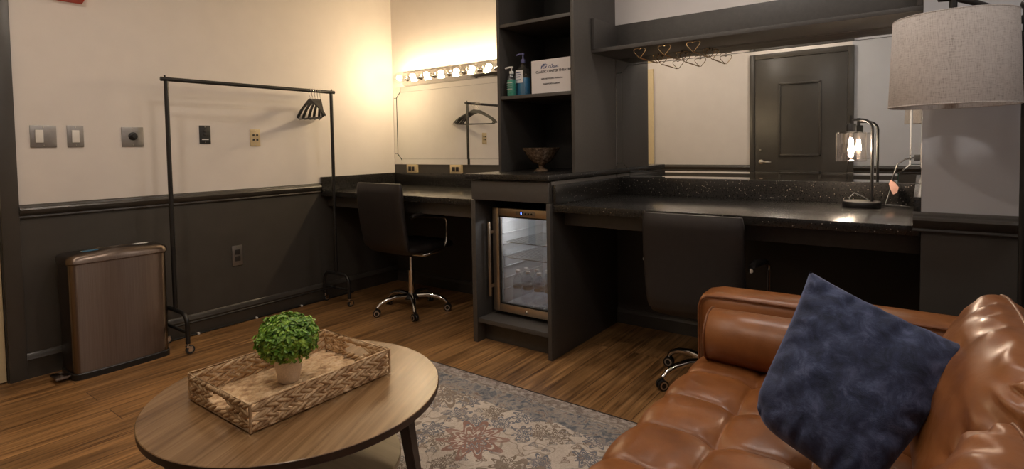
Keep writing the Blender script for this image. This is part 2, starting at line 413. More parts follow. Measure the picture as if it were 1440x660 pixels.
def origin_to(o, p):
    """move a top-level mesh's origin to p without moving the mesh"""
    p = Vector(p); o.data.transform(Matrix.Translation(-p)); o.location = p; WM[o] = Matrix.Translation(p); return o
def copy_tree(o, parent=None):
    c = o.copy(); COL.objects.link(c)
    if parent: c.parent = parent
    for ch in list(o.children): copy_tree(ch, c)
    return c
def text_bm(txt, size, mat4, depth=.0008, align='CENTER'):
    cu = bpy.data.curves.new('t', 'FONT'); cu.body = txt; cu.size = size; cu.align_x = align; cu.extrude = depth/2; cu.offset = size*.022
    to = bpy.data.objects.new('t', cu); COL.objects.link(to)
    bpy.context.view_layer.update()
    dg = bpy.context.evaluated_depsgraph_get()
    me = bpy.data.meshes.new_from_object(to.evaluated_get(dg))
    bm = BM(); bm.from_mesh(me); bpy.data.meshes.remove(me)
    bpy.data.objects.remove(to); bpy.data.curves.remove(cu)
    bmesh.ops.transform(bm, matrix=mat4, verts=bm.verts); return bm
def merge(dst, src):
    me = bpy.data.meshes.new('tmp'); src.to_mesh(me); dst.from_mesh(me); bpy.data.meshes.remove(me); src.free()

# ------------------------------------------------------------------ the room
XE, YS, ZC = 4.36, -3.46, 2.72       # east wall, south wall, ceiling
STX, STY = 3.778, -.854              # projecting wall on the right
DZ = .875                            # dado height
b = BM(); box(b, -.95, XE+.12, YS-.12, .12, -.08, 0); obj('floor', b, 'floor', kind='structure')
b = BM(); box(b, -.12, XE+.12, YS-.12, .12, ZC, ZC+.08); obj('ceiling', b, 'ceil', kind='structure')
b = BM()
box(b, -.14, 0, -2.60, 0, 0, DZ, mi=1); box(b, -.14, 0, -2.60, 0, DZ, ZC)
box(b, -.14, 0, YS, -2.60, 2.12, ZC)
obj('wall_left', b, ['wall', 'dark'], kind='structure', smooth=False)
b = BM(); box(b, -.14, XE+.12, 0, .12, 0, 1.04, mi=1); box(b, -.14, XE+.12, 0, .12, 1.04, ZC)
obj('wall_back', b, ['wall', 'dark'], kind='structure', smooth=False)
b = BM()
box(b, -.14, 3.19, YS-.12, YS, 0, DZ, mi=1); box(b, -.14, 3.19, YS-.12, YS, DZ, ZC)
obj('wall_front', b, ['wall', 'dark'], kind='structure', smooth=False)
b = BM(); box(b, 3.19, XE+.12, YS-.12, YS, 0, DZ, mi=1); box(b, 3.19, XE+.12, YS-.12, YS, DZ, ZC)
obj('wall_front_grey', b, ['wall_grey', 'dark'], kind='structure', smooth=False)
b = BM(); box(b, XE, XE+.12, YS, 0, 0, DZ, mi=1); box(b, XE, XE+.12, YS, 0, DZ, ZC)
obj('wall_right', b, ['wall_grey', 'dark'], kind='structure', smooth=False)
b = BM(); box(b, STX, XE, STY, 0, 0, DZ, mi=1); box(b, STX, XE, STY, 0, DZ, ZC)
obj('wall_pier', b, ['wall_grey', 'dark'], kind='structure', smooth=False)

def rail_profile(s=1.):   # (outward depth, z)
    return [(0, .846), (.010*s, .846), (.014*s, .852), (.012*s, .860), (.020*s, .866), (.030*s, .882), (.034*s, .892), (.030*s, .901), (.022*s, .905), (.020*s, .912), (.010*s, .919), (0, .919)]
def base_profile(h=.132, t=.014):
    return [(0, 0), (t, 0), (t, h*.72), (t*1.25, h*.76), (t*.9, h*.86), (t*.75, h*.95), (t*.3, h), (0, h)]
b = BM(); prism(b, rail_profile(), 'y', -2.563, -.772); obj('trim_1', b, 'dark_trim', kind='structure')
b = BM(); prism(b, base_profile(), 'y', -2.563, 0); obj('baseboard_left', b, 'dark_trim', kind='structure')
b = BM(); prism(b, [(-d, z) for d, z in base_profile(.10, .012)], 'x', .014, STX); obj('baseboard_back', b, 'dark_trim', kind='structure')
b = BM(); prism(b, [(STY-d, z) for d, z in rail_profile(1.1)], 'x', STX-.024, XE); obj('trim_2', b, 'dark_trim', kind='structure')
b = BM(); prism(b, [(STY-d, z) for d, z in base_profile()], 'x', STX, XE); obj('baseboard_pier', b, 'dark_trim', kind='structure')
b = BM(); prism(b, [(YS+d, z) for d, z in rail_profile()], 'x', 1.12, 2.185); obj('trim_3', b, 'dark_trim', kind='structure')
b = BM(); prism(b, [(YS+d, z) for d, z in rail_profile()], 'x', 3.205, XE); obj('trim_4', b, 'dark_trim', kind='structure')
b = BM(); prism(b, [(YS+d, z) for d, z in base_profile()], 'x', .0, 2.185); prism(b, [(YS+d, z) for d, z in base_profile()], 'x', 3.205, XE); obj('baseboard_front', b, 'dark_trim', kind='structure')

# doorway in the left wall (casing, jamb, closed cream leaf behind)
b = BM()
box(b, 0, .018, -2.635, -2.563, 0, 2.19, .003); box(b, 0, .018, YS, -2.635, 2.115, 2.19, .003)
box(b, -.14, .0, -2.640, -2.60, 0, 2.115); box(b, -.14, 0, YS, -2.640, 2.09, 2.115)
obj('trim_5', b, 'dark_trim', kind='structure')
d2 = BM(); box(d2, -.050, -.010, YS+.01, -2.642, .008, 2.085, .002); d2 = obj('door_2', d2, 'cream_door', kind='structure')
b = BM(); box(b, -.010, -.007, -2.672, -2.650, 1.02, 1.13); obj('strike_plate', b, 'nickel', d2)
# cream leaf standing open along the front wall
d3 = BM(); box(d3, .13, 1.04, YS+.030, YS+.068, .01, 2.13, .002); d3 = obj('door_3', d3, 'cream_door', kind='structure')
b = BM(); box(b, .905, .955, YS+.068, YS+.076, .90, 1.11, .002)
cyl(b, (.93, YS+.070, .98), (.93, YS+.115, .98), .010); tube(b, [(.93, YS+.112, .98), (.88, YS+.116, .98), (.80, YS+.112, .978)], .009)
cyl(b, (.93, YS+.074, 1.06), (.93, YS+.082, 1.06), .014); obj('door_handle', b, 'nickel', d3)
# dark panelled door in the front wall
d1 = BM()
dx0, dx1, dzt = 2.245, 3.150, 2.115
box(d1, dx0, dx1, YS+.001, YS+.022, .006, dzt, .001)
d1 = obj('door_1', d1, 'dark_trim', kind='structure')
b = BM()
for a, c in ((2.185, 2.242), (3.153, 3.21)): box(b, a, c, YS, YS+.03, 0, 2.175, .004)
box(b, 2.2425, 3.1525, YS, YS+.0295, 2.118, 2.175, .001); obj('door_frame', b, 'dark_trim', d1)
b = BM()
for (x0, x1, z0, z1) in ((2.49, 2.91, 1.02, 1.835), (2.49, 2.91, .18, .86)):
    for q in ((x0, x1, z0, z0+.022), (x0, x1, z1-.022, z1), (x0, x0+.022, z0, z1), (x1-.022, x1, z0, z1)):
        box(b, q[0], q[1], YS+.022, YS+.034, q[2], q[3], .005)
obj('panel_moulding', b, 'dark_trim', d1)
b = BM(); lathe(b, [(0, 0), (.026, 0), (.026, .008), (.011, .012), (.011, .045), (0, .045)], (2.31, YS+.022, .955), 20, 'y')
tube(b, [(2.31, YS+.062, .955), (2.34, YS+.066, .955), (2.42, YS+.064, .953)], .009); obj('door_handle', b, 'nickel', d1)
b = BM(); lathe(b, [(0, 0), (.012, 0), (.010, .01), (0, .01)], (2.30, YS+.022, 1.09), 16, 'y'); obj('deadbolt', b, 'nickel', d1)

# ------------------------------------------------------------------ counters
CF = -.80
def counter(name, label, x0, x1, yf, left_splash, right_splash, apy):
    t = thing(name, label, 'countertop', ((x0+x1)/2, yf/2, .82))
    b = BM(); box(b, x0, x1, yf, 0, .82, .86, .004); obj('worktop', b, 'granite', t)
    b = BM(); box(b, x0, x1, -.022, 0, .8605, .967, .002); obj('backsplash', b, 'granite', t)
    if left_splash: b = BM(); box(b, x0, x0+.022, left_splash, -.0225, .8605, .967, .002); obj('side_splash', b, 'granite', t)
    if right_splash: b = BM(); box(b, x1-.022, x1, right_splash, -.0225, .8605, .967, .002); obj('side_splash', b, 'granite', t)
    b = BM(); box(b, x0+.002, x1-.002, apy, apy+.025, .735, .8195, .002); obj('apron', b, 'cab', t)
    return t
counter('vanity_counter', 'black speckled granite vanity counter below the bulb-lit mirror', 0, 1.598, -.765, -.763, None, -.70)
counter('vanity_counter', 'black speckled granite vanity counter below the wide mirror with the glass lamp', 2.168, STX-.001, CF, -.798, -.798, -.68)

# fridge cabinet
t = thing('fridge_cabinet', 'charcoal base cabinet with drawer housing the glass-door mini fridge', 'cabinet', (1.88, -.41, 0))
b = BM(); box(b, 1.601, 1.634, -.82, -.003, 0, .865, .0015); obj('side_panel', b, 'cab', t)
b = BM(); box(b, 2.140, 2.165, -.82, -.003, 0, .865, .0015); obj('side_panel', b, 'cab', t)
b = BM(); box(b, 1.635, 2.139, -.812, -.02, .122, .148, .0015); obj('shelf', b, 'cab', t)
b = BM(); box(b, 1.635, 2.139, -.74, -.72, .0, .121, .001); obj('toe_kick', b, 'cab', t)
b = BM(); box(b, 1.604, 2.163, -.80, -.003, .866, .985, .001); obj('drawer_box', b, 'cab', t)
b = BM(); box(b, 1.612, 2.157, -.824, -.801, .868, .980, .002); obj('drawer_front', b, 'cab', t)
b = BM(); box(b, 1.582, 2.172, -.845, -.003, .991, 1.022, .003); obj('top_slab', b, 'granite', t)
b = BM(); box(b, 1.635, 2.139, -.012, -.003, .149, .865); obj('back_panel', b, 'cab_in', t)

# tall open shelf unit
t = thing('shelf_unit', 'tall charcoal open shelf unit standing above the mini fridge', 'shelves', (1.882, -.27, 1.0225))
UZ = 1.0225
b = BM(); box(b, 1.601, 1.622, -.54, -.003, UZ, ZC-.002, .001); obj('side_panel', b, 'cab', t)
b = BM(); box(b, 2.143, 2.165, -.54, -.003, UZ, ZC-.002, .001); obj('side_panel', b, 'cab', t)
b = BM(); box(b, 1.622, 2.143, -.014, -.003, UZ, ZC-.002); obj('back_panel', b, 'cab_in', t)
for z in (1.478, 1.930, 2.40):
    b = BM(); box(b, 1.6225, 2.1425, -.535, -.0145, z, z+.021, .001); obj('shelf', b, 'cab', t)

# costume shelf over the wide mirror
t = thing('wall_shelf', 'long charcoal wall shelf with back board above the wide mirror', 'shelf', (2.97, -.165, 1.738))
b = BM(); box(b, 2.1665, STX-.001, -.333, -.001, 1.738, 1.760, .0015); obj('shelf_board', b, 'cab', t)
b = BM(); box(b, 2.1665, STX-.001, -.022, -.001, 1.761, 1.9525, .0015); obj('back_board', b, 'cab', t)
b = BM(); box(b, 2.1665, 2.186, -.333, -.023, 1.761, 1.945, .0015); obj('end_board', b, 'cab', t)
b = BM(); box(b, 3.757, STX-.001, -.333, -.023, 1.761, 1.945, .0015); obj('end_board', b, 'cab', t)

# ------------------------------------------------------------------ mirrors with bevelled border strips
def mirror(name, label, x0, x1, z0, z1, w=.046, c=.045, G=.012, bevel=False):
    t = thing(name, label, 'mirror', ((x0+x1)/2, 0, z0))
    b = BM(); box(b, x0+.002, x1-.002, -.0016, -.0004, z0+.002, z1-.002); obj('backing', b, 'mirror_edge', t, smooth=False)
    g = .0016                       # wide dark glass joint at the sides, hairline joints above and below
    ax0, ax1, az0, az1 = x0+w, x1-w, z0+w, z1-w
    poly = [(ax0+c, az0), (ax1-c, az0), (ax1, az0+c), (ax1, az1-c), (ax1-c, az1), (ax0+c, az1), (ax0, az1-c), (ax0, az0+c)]
    b = BM(); prism(b, poly, 'y', -.0018, -.0062)
    for f in b.faces: f.material_index = 0 if all(abs(v.co.y+.0062) < 1e-4 for v in f.verts) else 1
    obj('mirror_panel', b, ['mirror', 'mirror_edge'], t, smooth=False)
    if bevel:                                 # ground edge of the centre pane, itself silvered
        out = [(ax0-G+c, az0-g*.8), (ax1+G-c, az0-g*.8), (ax1+G, az0+c), (ax1+G, az1-c), (ax1+G-c, az1+g*.8), (ax0-G+c, az1+g*.8), (ax0-G, az1-c), (ax0-G, az0+c)]
        b = BM(); A = [b.verts.new((p[0], -.0062, p[1])) for p in poly]; B2 = [b.verts.new((p[0], -.0045, p[1])) for p in out]
        for k in range(8): b.faces.new((A[k], A[(k+1) % 8], B2[(k+1) % 8], B2[k]))
        obj('ground_edge', b, 'mirror', t, smooth=False)
    def loftstrip(rows):                      # rows of two (x, y, z) points across the strip; bevel - flat - bevel
        b = BM(); V = [[b.verts.new(p) for p in r] for r in rows]
        for A, B2 in zip(V, V[1:]): b.faces.new((A[0], A[1], B2[1], B2[0]))
        obj('border_strip', b, 'mirror', t, smooth=False)
    dep = [(0, -.0036), (.012, -.0033), (w-.012, -.0033), (w, -.0030)]
    for X, sg in ((x0, 1), (x1, -1)):
        loftstrip([[(X+sg*(d if d < w else w-G), y, az0+c+g), (X+sg*(d if d < w else w-G), y, az1-c-g)] for d, y in dep])
    for Z, sg in ((z0, 1), (z1, -1)):
        loftstrip([[(ax0+c+g, y, Z+sg*(d if d < w else w-g)), (ax1-c-g, y, Z+sg*(d if d < w else w-g))] for d, y in dep])
    for sx, X, A in ((1, x0, ax0), (-1, x1, ax1)):
        for sz, Z, B2 in ((1, z0, az0), (-1, z1, az1)):
            b = BM(); q = G*.75
            pts = [(X, Z), (A+sx*c-sx*g, Z), (A+sx*c-sx*g, B2-sz*q), (A-sx*q, B2+sz*c-sz*g), (X, B2+sz*c-sz*g)]
            b.faces.new([b.verts.new((p[0], -.0033, p[1])) for p in pts]); obj('corner_piece', b, 'mirror', t, smooth=False)
    return t
mirror('wall_mirror', 'frameless wall mirror beneath the row of globe bulbs', .012, 1.598, 1.041, 1.715, G=.018)
mirror('wall_mirror', 'wide frameless wall mirror below the long shelf', 2.1685, STX-.002, .9685, 1.7365, G=.0065, bevel=True)

# ------------------------------------------------------------------ bulb bar
t = thing('vanity_light', 'polished chrome light bar with a row of lit globe bulbs', 'light', (.84, -.02, 1.715))
b = BM(); prism(b, [(-.002, 1.716), (-.034, 1.722), (-.046, 1.745), (-.046, 1.805), (-.034, 1.830), (-.002, 1.836)], 'x', .175, 1.5985); obj('bar', b, 'chrome', t, ang=20)
for k in range(9):
    x = .236 + .1615*k
    s = BM(); lathe(s, [(0, 0), (.024, 0), (.024, -.006), (.0175, -.010), (.0165, -.032), (.0, -.032)], (x, -.0465, 1.774), 20, 'y')
    s = obj('socket', s, 'chrome', t)
    b = BM(); lathe(b, [(.013, -.033), (.017, -.038), (.032, -.050), (.044, -.068), (.0475, -.086), (.044, -.104), (.032, -.122), (.016, -.131), (0, -.133)], (x, -.0465, 1.774), 24, 'y'); obj('bulb_glass', b, 'glass', s)
    b = BM(); sphere(b, (x, -.0465-.084, 1.774), .021, 14, 10, (1, 1.1, 1)); obj('filament', b, 'filament', s)

# ------------------------------------------------------------------ wall plates
def plate(name, label, y0, y1, z0, z1, m, cat, x=0.):
    t = thing(name, label, cat, (x, (y0+y1)/2, z0))
    b = BM(); box(b, x, x+.006, y0, y1, z0, z1, .002); o = obj('cover_plate', b, m, t)
    for z in (z0+.010, z1-.010):
        b = BM(); sphere(b, (x+.0062, (y0+y1)/2, z), .0032, 8, 6); obj('screw', b, 'nickel', t)
    return t
t = plate('light_switch', 'wide steel two-gang plate with one white rocker beside the door casing', -2.503, -2.391, 1.219, 1.336, 'steel_plate', 'light switch')
b = BM(); box(b, .006, .012, -2.482, -2.448, 1.244, 1.312, .002); obj('rocker', b, 'white_plastic', t)
t = plate('light_switch', 'narrow steel single plate with white rocker, second from the door casing', -2.345, -2.270, 1.219, 1.338, 'steel_plate', 'light switch')
b = BM(); box(b, .006, .012, -2.325, -2.291, 1.244, 1.312, .002); obj('rocker', b, 'white_plastic', t)
t = plate('volume_control', 'square steel wall plate with a round black knob', -2.088, -1.974, 1.218, 1.334, 'steel_plate', 'control knob')
b = BM(); lathe(b, [(0, .0), (.024, .0), (.024, .004), (.016, .006), (.014, .026), (.011, .029), (0, .029)], (.006, -2.030, 1.280), 24, 'x'); obj('knob', b, 'black_plastic', t)
t = plate('data_port', 'black wall data plate inside the clothes rack frame', -1.652, -1.582, 1.232, 1.352, 'black_plastic', 'wall port')
for z in (1.285, 1.308):
    b = BM(); box(b, .006, .009, -1.626, -1.608, z, z+.016, .001); obj('jack', b, 'outlet_face', t)
b = BM(); box(b, .006, .0066, -1.638, -1.596, 1.258, 1.264); obj('printed_strip', b, 'label_white', t)
t = plate('data_port', 'beige four-jack wall plate below the hangers', -1.314, -1.242, 1.214, 1.332, 'beige_plastic', 'wall port')
for yy in (-1.291, -1.265):
    for z in (1.252, 1.284):
        b = BM(); box(b, .006, .009, yy-.007, yy+.007, z, z+.014, .001); obj('jack', b, 'outlet_face', t)
t = plate('power_outlet', 'steel plate with black duplex outlet low on the dark wall behind the rack', -1.470, -1.398, .394, .532, 'steel_plate', 'outlet')
for z in (.425, .470):
    b = BM(); box(b, .006, .010, -1.452, -1.416, z, z+.034, .003); obj('receptacle', b, 'outlet_face', t)
for k, (x0, x1, lab) in enumerate(((.186, .306, 'cream horizontal outlet under the bulb mirror nearest the corner'), (.697, .817, 'cream horizontal outlet under the bulb mirror nearest the shelf unit'))):
    t = thing('power_outlet', lab, 'outlet', ((x0+x1)/2, 0, .9685))
    b = BM(); box(b, x0, x1, -.029, -.0225, .969, 1.040, .002); box(b, x0+.005, x1-.005, -.0225, 0, .972, 1.037); obj('cover_plate', b, 'beige_plastic', t)
    for xa in (x0+.024, x1-.056):
        b = BM(); box(b, xa, xa+.032, -.032, -.029, .986, 1.023, .003); obj('receptacle', b, 'outlet_face', t)
t = thing('fire_alarm', 'red fire alarm box high on the wall near the door', 'alarm', (0, -2.317, 2.016))
b = BM(); prism(b, [(0, 2.016), (.045, 2.028), (.055, 2.04), (.055, 2.155), (.045, 2.165), (0, 2.165)], 'y', -2.386, -2.249); obj('alarm_body', b, 'red', t)
b = BM(); box(b, .055, .075, -2.35, -2.285, 2.075, 2.14, .006); obj('strobe_lens', b, 'white_plastic', t)

# cable run along the left baseboard
b = BM(); tube(b, [(.030, -2.0, .006), (.034, -1.7, .006), (.030, -1.3, .006), (.032, -.9, .006), (.028, -.5, .006)], .005, 8)
c = obj('floor_cable', b, 'black_plastic'); origin_to(c, (.03, -1.2, 0)); tag(c, 'black cable clipped along the foot of the left baseboard', 'cable')
for y in (-1.72, -1.33, -.98):
    b = BM(); box(b, .022, .042, y-.007, y+.007, .0, .013, .003); obj('cable_clip', b, 'white_plastic', c)

# ------------------------------------------------------------------ clothes rack
RX, RY0, RY1, RZ = .20, -1.915, -.783, 1.612
t = thing('clothes_rack', 'black metal rolling clothes rack along the left wall', 'clothes rack', (RX, (RY0+RY1)/2, 0))
b = BM(); cyl(b, (RX, RY0-.028, RZ), (RX, RY1+.028, RZ), .0125, seg=16); obj('top_rail', b, 'black_metal', t)
for y in (RY0, RY1):
    b = BM(); cyl(b, (RX, y, .245), (RX, y, RZ-.010), .0125, seg=16)
    sphere(b, (RX, y-.006 if y == RY0 else y+.006, RZ+.018), .006, 8, 6); cyl(b, (RX, y, RZ-.02), (RX, y, RZ+.014), .004, seg=8)
    for z in (1.28, .98, .62): sphere(b, (RX+.0125, y, z), .0035, 8, 6)
    obj('upright_post', b, 'black_metal', t)
    b = BM()
    pts = [(RX+.150, y, .062), (RX+.150, y, .175)] + [(RX+.150-.06+.06*math.cos(a), y, .175+.06*math.sin(a)) for a in [R(15*k) for k in range(1, 7)]]
    pts += [(RX-.09-.06*math.sin(a), y, .175+.06*math.cos(a)) for a in [R(15*k) for k in range(0, 7)]] + [(RX-.150, y, .062)]
    tube(b, pts, .0125, 12); cyl(b, (RX-.150, y, .125), (RX+.150, y, .125), .009, seg=12); obj('base_frame', b, 'black_metal', t)
    for sx in (-1, 1):
        b = BM(); cyl(b, (RX+sx*.150, y, .048), (RX+sx*.150, y, .066), .007, seg=10)
        box(b, RX+sx*.150-.012, RX+sx*.150+.012, y-.012, y+.014, .040, .050, .002)
        for q in (-.012, .010): box(b, RX+sx*.150+q, RX+sx*.150+q+.002, y-.002, y+.020, .018, .045)
        w = obj('caster', b, 'chrome', t)
        b = BM(); lathe(b, [(.010, -.009), (.0235, -.009), (.025, -.006), (.025, .006), (.0235, .009), (.010, .009)], (RX+sx*.150, y+.010, .025), 20, 'x'); obj('wheel', b, 'rubber', w)
        b = BM(); lathe(b, [(0, -.0095), (.015, -.0095), (.015, .0095), (0, .0095)], (RX+sx*.150, y+.010, .025), 16, 'x'); obj('wheel_hub', b, 'nickel', w)
b = BM(); cyl(b, (RX-.02, RY0, .130), (RX-.02, RY1, .130), .0075, seg=12); obj('lower_rail', b, 'black_metal', t)

# hangers
def hanger(y, rot, lab):
    t = thing('coat_hanger', lab, 'hanger', (RX, y, RZ+.0155), rot, 'black hangers on the clothes rack')
    b = BM()
    hook = [(.000, 0, -.085), (.0, 0, -.062), (-.012, 0, -.048), (-.0165, 0, -.030)] + [(.0165*math.cos(R(a)), 0, -.0165+.0165*math.sin(R(a))) for a in (160, 125, 90, 55, 20, -10)]
    tube(b, [(p[0], p[1], p[2]) for p in hook], .0018, 8); obj('hook', b, 'chrome', t, local=True)
    b = BM()
    prof = []
    n = 16
    top = [(-.205+.41*i/n) for i in range(n+1)]
    def zc(x): return -.085 - .100*(abs(x)/.205)**1.25 - .018*(abs(x)/.205)**6
    for sgn in (1,):
        vs = []
        for x in top:
            hw = .0075 + .010*math.exp(-(x/.05)**2); th = .006 + .004*abs(x)/.205
            z = zc(x); vs.append([b.verts.new((x, dy, z+dz)) for dy, dz in ((-th, hw*.7), (th, hw*.7), (th, -hw), (-th, -hw))])
        for A, B2 in zip(vs, vs[1:]):
            for k in range(4): b.faces.new((A[k], A[(k+1) % 4], B2[(k+1) % 4], B2[k]))
        b.faces.new(vs[0]); b.faces.new(vs[-1][::-1])
    tube(b, [(-.190, 0, -.188), (-.185, 0, -.212), (-.17, 0, -.215), (.17, 0, -.215), (.185, 0, -.212), (.190, 0, -.188)], .0045, 8)
    obj('shoulders', b, 'black_plastic', t, local=True)
hang_l = ['black coat hanger nearest the door end of the hanger cluster', 'black coat hanger second in the cluster on the rail', 'black coat hanger in the middle of the cluster', 'black coat hanger fourth in the cluster on the rail', 'black coat hanger nearest the right upright post']
for k in range(5):
    hanger(-.962 + .021*k, R([-7, -13, -20, -25, -31][k]), hang_l[k])

# ------------------------------------------------------------------ trash can
TX0, TX1, TY0, TY1 = .045, .272, -2.436, -1.972
t = thing('trash_can', 'slim bronze stainless step trash can by the left wall', 'trash can', ((TX0+TX1)/2, (TY0+TY1)/2, 0))
def rr(x0, x1, y0, y1, r, n=6):
    out = []
    for cx, cy, a in ((x1-r, y1-r, 0), (x0+r, y1-r, 90), (x0+r, y0+r, 180), (x1-r, y0+r, 270)):
        out += [(cx+r*math.cos(R(a+90*k/n)), cy+r*math.sin(R(a+90*k/n))) for k in range(n+1)]
    return out
def loft(b, rings, cap=True):
    V = [[b.verts.new((p[0], p[1], z)) for p in poly] for poly, z in rings]; n = len(V[0])
    for A, B2 in zip(V, V[1:]):
        for k in range(n): b.faces.new((A[k], A[(k+1) % n], B2[(k+1) % n], B2[k]))
    if cap: b.faces.new(V[0][::-1]); b.faces.new(V[-1])
    return b
def bowed(x0, x1, y0, y1, r, bow):
    """rounded rectangle whose front (x1) face bows outward a little"""
    out = []
    yc, hy = (y0+y1)/2, (y1-y0)/2
    for (x, y) in rr(x0, x1, y0, y1, r): out.append((x + (bow*(1-((y-yc)/hy)**2) if x > (x0+x1)/2 else 0), y))
    k = 7  # add points along the front face so the bow is round
    res = []
    for i, p in enumerate(out):
        res.append(p); q = out[(i+1) % len(out)]
        if p[0] > (x0+x1)/2 and q[0] > (x0+x1)/2 and abs(q[1]-p[1]) > .2:
            for j in range(1, 12):
                y = p[1]+(q[1]-p[1])*j/12; res.append((x1+bow*(1-((y-yc)/hy)**2), y))
    return res
b = BM(); loft(b, [(bowed(TX0, TX1, TY0, TY1, .035, .012), .0), (bowed(TX0, TX1, TY0, TY1, .035, .012), .030), (bowed(TX0+.003, TX1-.003, TY0+.003, TY1-.003, .034, .012), .034)]); obj('base_ring', b, 'black_plastic', t)
b = BM(); loft(b, [(bowed(TX0+.006, TX1-.006, TY0+.006, TY1-.006, .034, .012), .0345), (bowed(TX0+.003, TX1-.003, TY0+.002, TY1-.002, .034, .012), .604)]); obj('body', b, 'stainless', t)
b = BM()
g = lambda i: bowed(TX0-.003+i, TX1+.003-i, TY0-.006+i, TY1+.006-i, .036-i*.4, .012)
loft(b, [(g(.004), .605), (g(0), .610), (g(0), .626), (g(.006), .640), (g(.02), .650), (g(.05), .655)]); obj('lid', b, 'stainless', t)
b = BM(); sphere(b, (.15, -2.31, .655), .036, 16, 8, (.75, 1.2, .06)); obj('lid_sticker', b, 'gel_blue', t, label='blue oval sticker on the lid')
b = BM(); sphere(b, (.13, -2.06, .655), .036, 16, 8, (.6, 1.2, .06)); obj('lid_sticker', b, 'label_white', t, label='white oval sticker on the lid')
b = BM(); box(b, .150, .250, -2.505, -2.45, .022, .036, .006); box(b, .17, .23, -2.452, -2.437, .02, .03, .002); obj('pedal', b, 'stainless', t)

# ------------------------------------------------------------------ office chairs
def office_chair(label, loc, rotz, seat_z, base_rot, group):
    t = thing('office_chair', label, 'chair', loc, rotz, group)
    sz = seat_z
    hw = .228
    def shell(bm, prof, hw, th, nu=15):
        # padded sheet following a (y,z) profile, width 2*hw
        n = len(prof); P = [Vector((0, p[0], p[1])) for p in prof]
        nor = []
        for i in range(n):
            tg = (P[min(i+1, n-1)]-P[max(i-1, 0)]).normalized(); nor.append(Vector((0, -tg.z, tg.y)))
        rings = []
        for i in range(n):
            ring = []
            e = min(i, n-1-i)/(n-1)*2; tt = th*(.45+.55*min(1, e*5)**.5)
            m = 22
            for k in range(m):
                a = 2*PI*k/m; cx = abs(math.cos(a))**.35*math.copysign(1, math.cos(a)); cs = abs(math.sin(a))**.6*math.copysign(1, math.sin(a))
                inset = 1 - .035*(1-min(1, e*6))
                ring.append(bm.verts.new(P[i]+Vector((cx*hw*inset, 0, 0))+nor[i]*cs*tt/2))
            rings.append(ring)
        for A, B2 in zip(rings, rings[1:]):
            for k in range(22): bm.faces.new((A[k], A[(k+1) % 22], B2[(k+1) % 22], B2[k]))
        bm.faces.new(rings[0][::-1]); bm.faces.new(rings[-1])
    b = BM(); shell(b, [(.215, sz-.010), (.205, sz), (.12, sz+.004), (0, sz), (-.12, sz-.004), (-.19, sz+.004), (-.212, sz+.02)], hw-.004, .062); obj('seat', b, 'fabric_black', t, local=True, ang=60)
    prof = [(-.216+.0*k, sz+.0) for k in range(0)]
    for k in range(15):
        s = k/14; prof.append((-.222-.02*math.sin(s*PI)-.055*s**1.5, sz+.012+.455*s))
    b = BM(); shell(b, prof, hw, .052); obj('backrest', b, 'fabric_black', t, local=True, ang=60)
    for sx in (-1, 1):
        b = BM(); X = sx*(hw+.012)
        pts = [(X, -.225, sz+.235), (X, -.15, sz+.245), (X, .06, sz+.215)]
        pts += [(X, .085+.045*math.sin(R(a)), sz+.168+.045*math.cos(R(a))) for a in (20, 45, 70, 90)]
        pts += [(X, .130, sz+.10), (X, .126, sz+.045), (X, .11, sz+.0), (X, .085, sz-.018), (X*.97, .04, sz-.028), (X*.9, -.08, sz-.038), (X*.3, -.08, sz-.042)]
        tube(b, pts, .0105, 10); obj('armrest', b, 'chrome', t, local=True, ang=60)
        b = BM(); tube(b, [(X, -.20, sz+.247), (X, -.13, sz+.25), (X, .05, sz+.225)], [.013, .017, .013], 10); obj('arm_pad', b, 'fabric_black', t, local=True, ang=60)
    b = BM(); box(b, -.09, .09, -.10, .08, sz-.062, sz-.034, .006); obj('seat_plate', b, 'black_metal', t, local=True)
    b = BM(); cyl(b, (0, 0, .24), (0, 0, sz-.055), .0125); cyl(b, (0, 0, .115), (0, 0, .30 if sz > .45 else .25), .0235); obj('gas_column', b, 'chrome', t, local=True)
    b = BM(); lathe(b, [(0, .088), (.050, .088), (.055, .10), (.048, .122), (.030, .130), (0, .130)], (0, 0, 0), 24); obj('hub', b, 'black_plastic', t, local=True)
    for k in range(5):
        a = base_rot + 2*PI*k/5; d = Vector((math.cos(a), math.sin(a), 0))
        b = BM(); pts = [d*.03+Vector((0, 0, .112)), d*.12+Vector((0, 0, .118)), d*.19+Vector((0, 0, .106)), d*.235+Vector((0, 0, .084)), d*.258+Vector((0, 0, .060))]
        tube(b, pts, [.020, .0175, .015, .013, .012], 12); lg = obj('base_arm', b, 'chrome', t, local=True, ang=60)
        c = d*.262; ax = Vector((-d.y, d.x, 0)) ; ax = Matrix.Rotation(.9*k, 3, 'Z') @ ax
        b = BM(); 
        for sgn in (-1, 1):
            q = c + ax*.010*sgn + Vector((0, 0, .026)); tube(b, [q-ax*.007, q+ax*.007], .026, 18)
        tube(b, [c+Vector((0, 0, .03)), c+Vector((0, 0, .062))], .008, 8)
        w = obj('caster', b, 'black_plastic', lg, local=True, ang=40)
        b = BM(); lathe(b, [(.012, -.0185), (.019, -.0185), (.019, .0185), (.012, .0185)], (0, 0, 0), 18, 'x')
        rm = Matrix.Translation(c+Vector((0, 0, .026))) @ ax.to_track_quat('X', 'Z').to_matrix().to_4x4()
        bmesh.ops.transform(b, matrix=rm, verts=b.verts); obj('wheel_ring', b, 'nickel', w, local=True)
    return t
office_chair('black armless-look padded swivel chair on chrome base at the bulb mirror counter'.replace('armless-look ', ''), (.812, -.585, 0), 0, .478, R(33), 'black swivel chairs')
office_chair('black padded swivel chair partly hidden behind the sofa arm at the wide mirror counter', (2.955, -.618, 0), 0, .395, R(231), 'black swivel chairs')

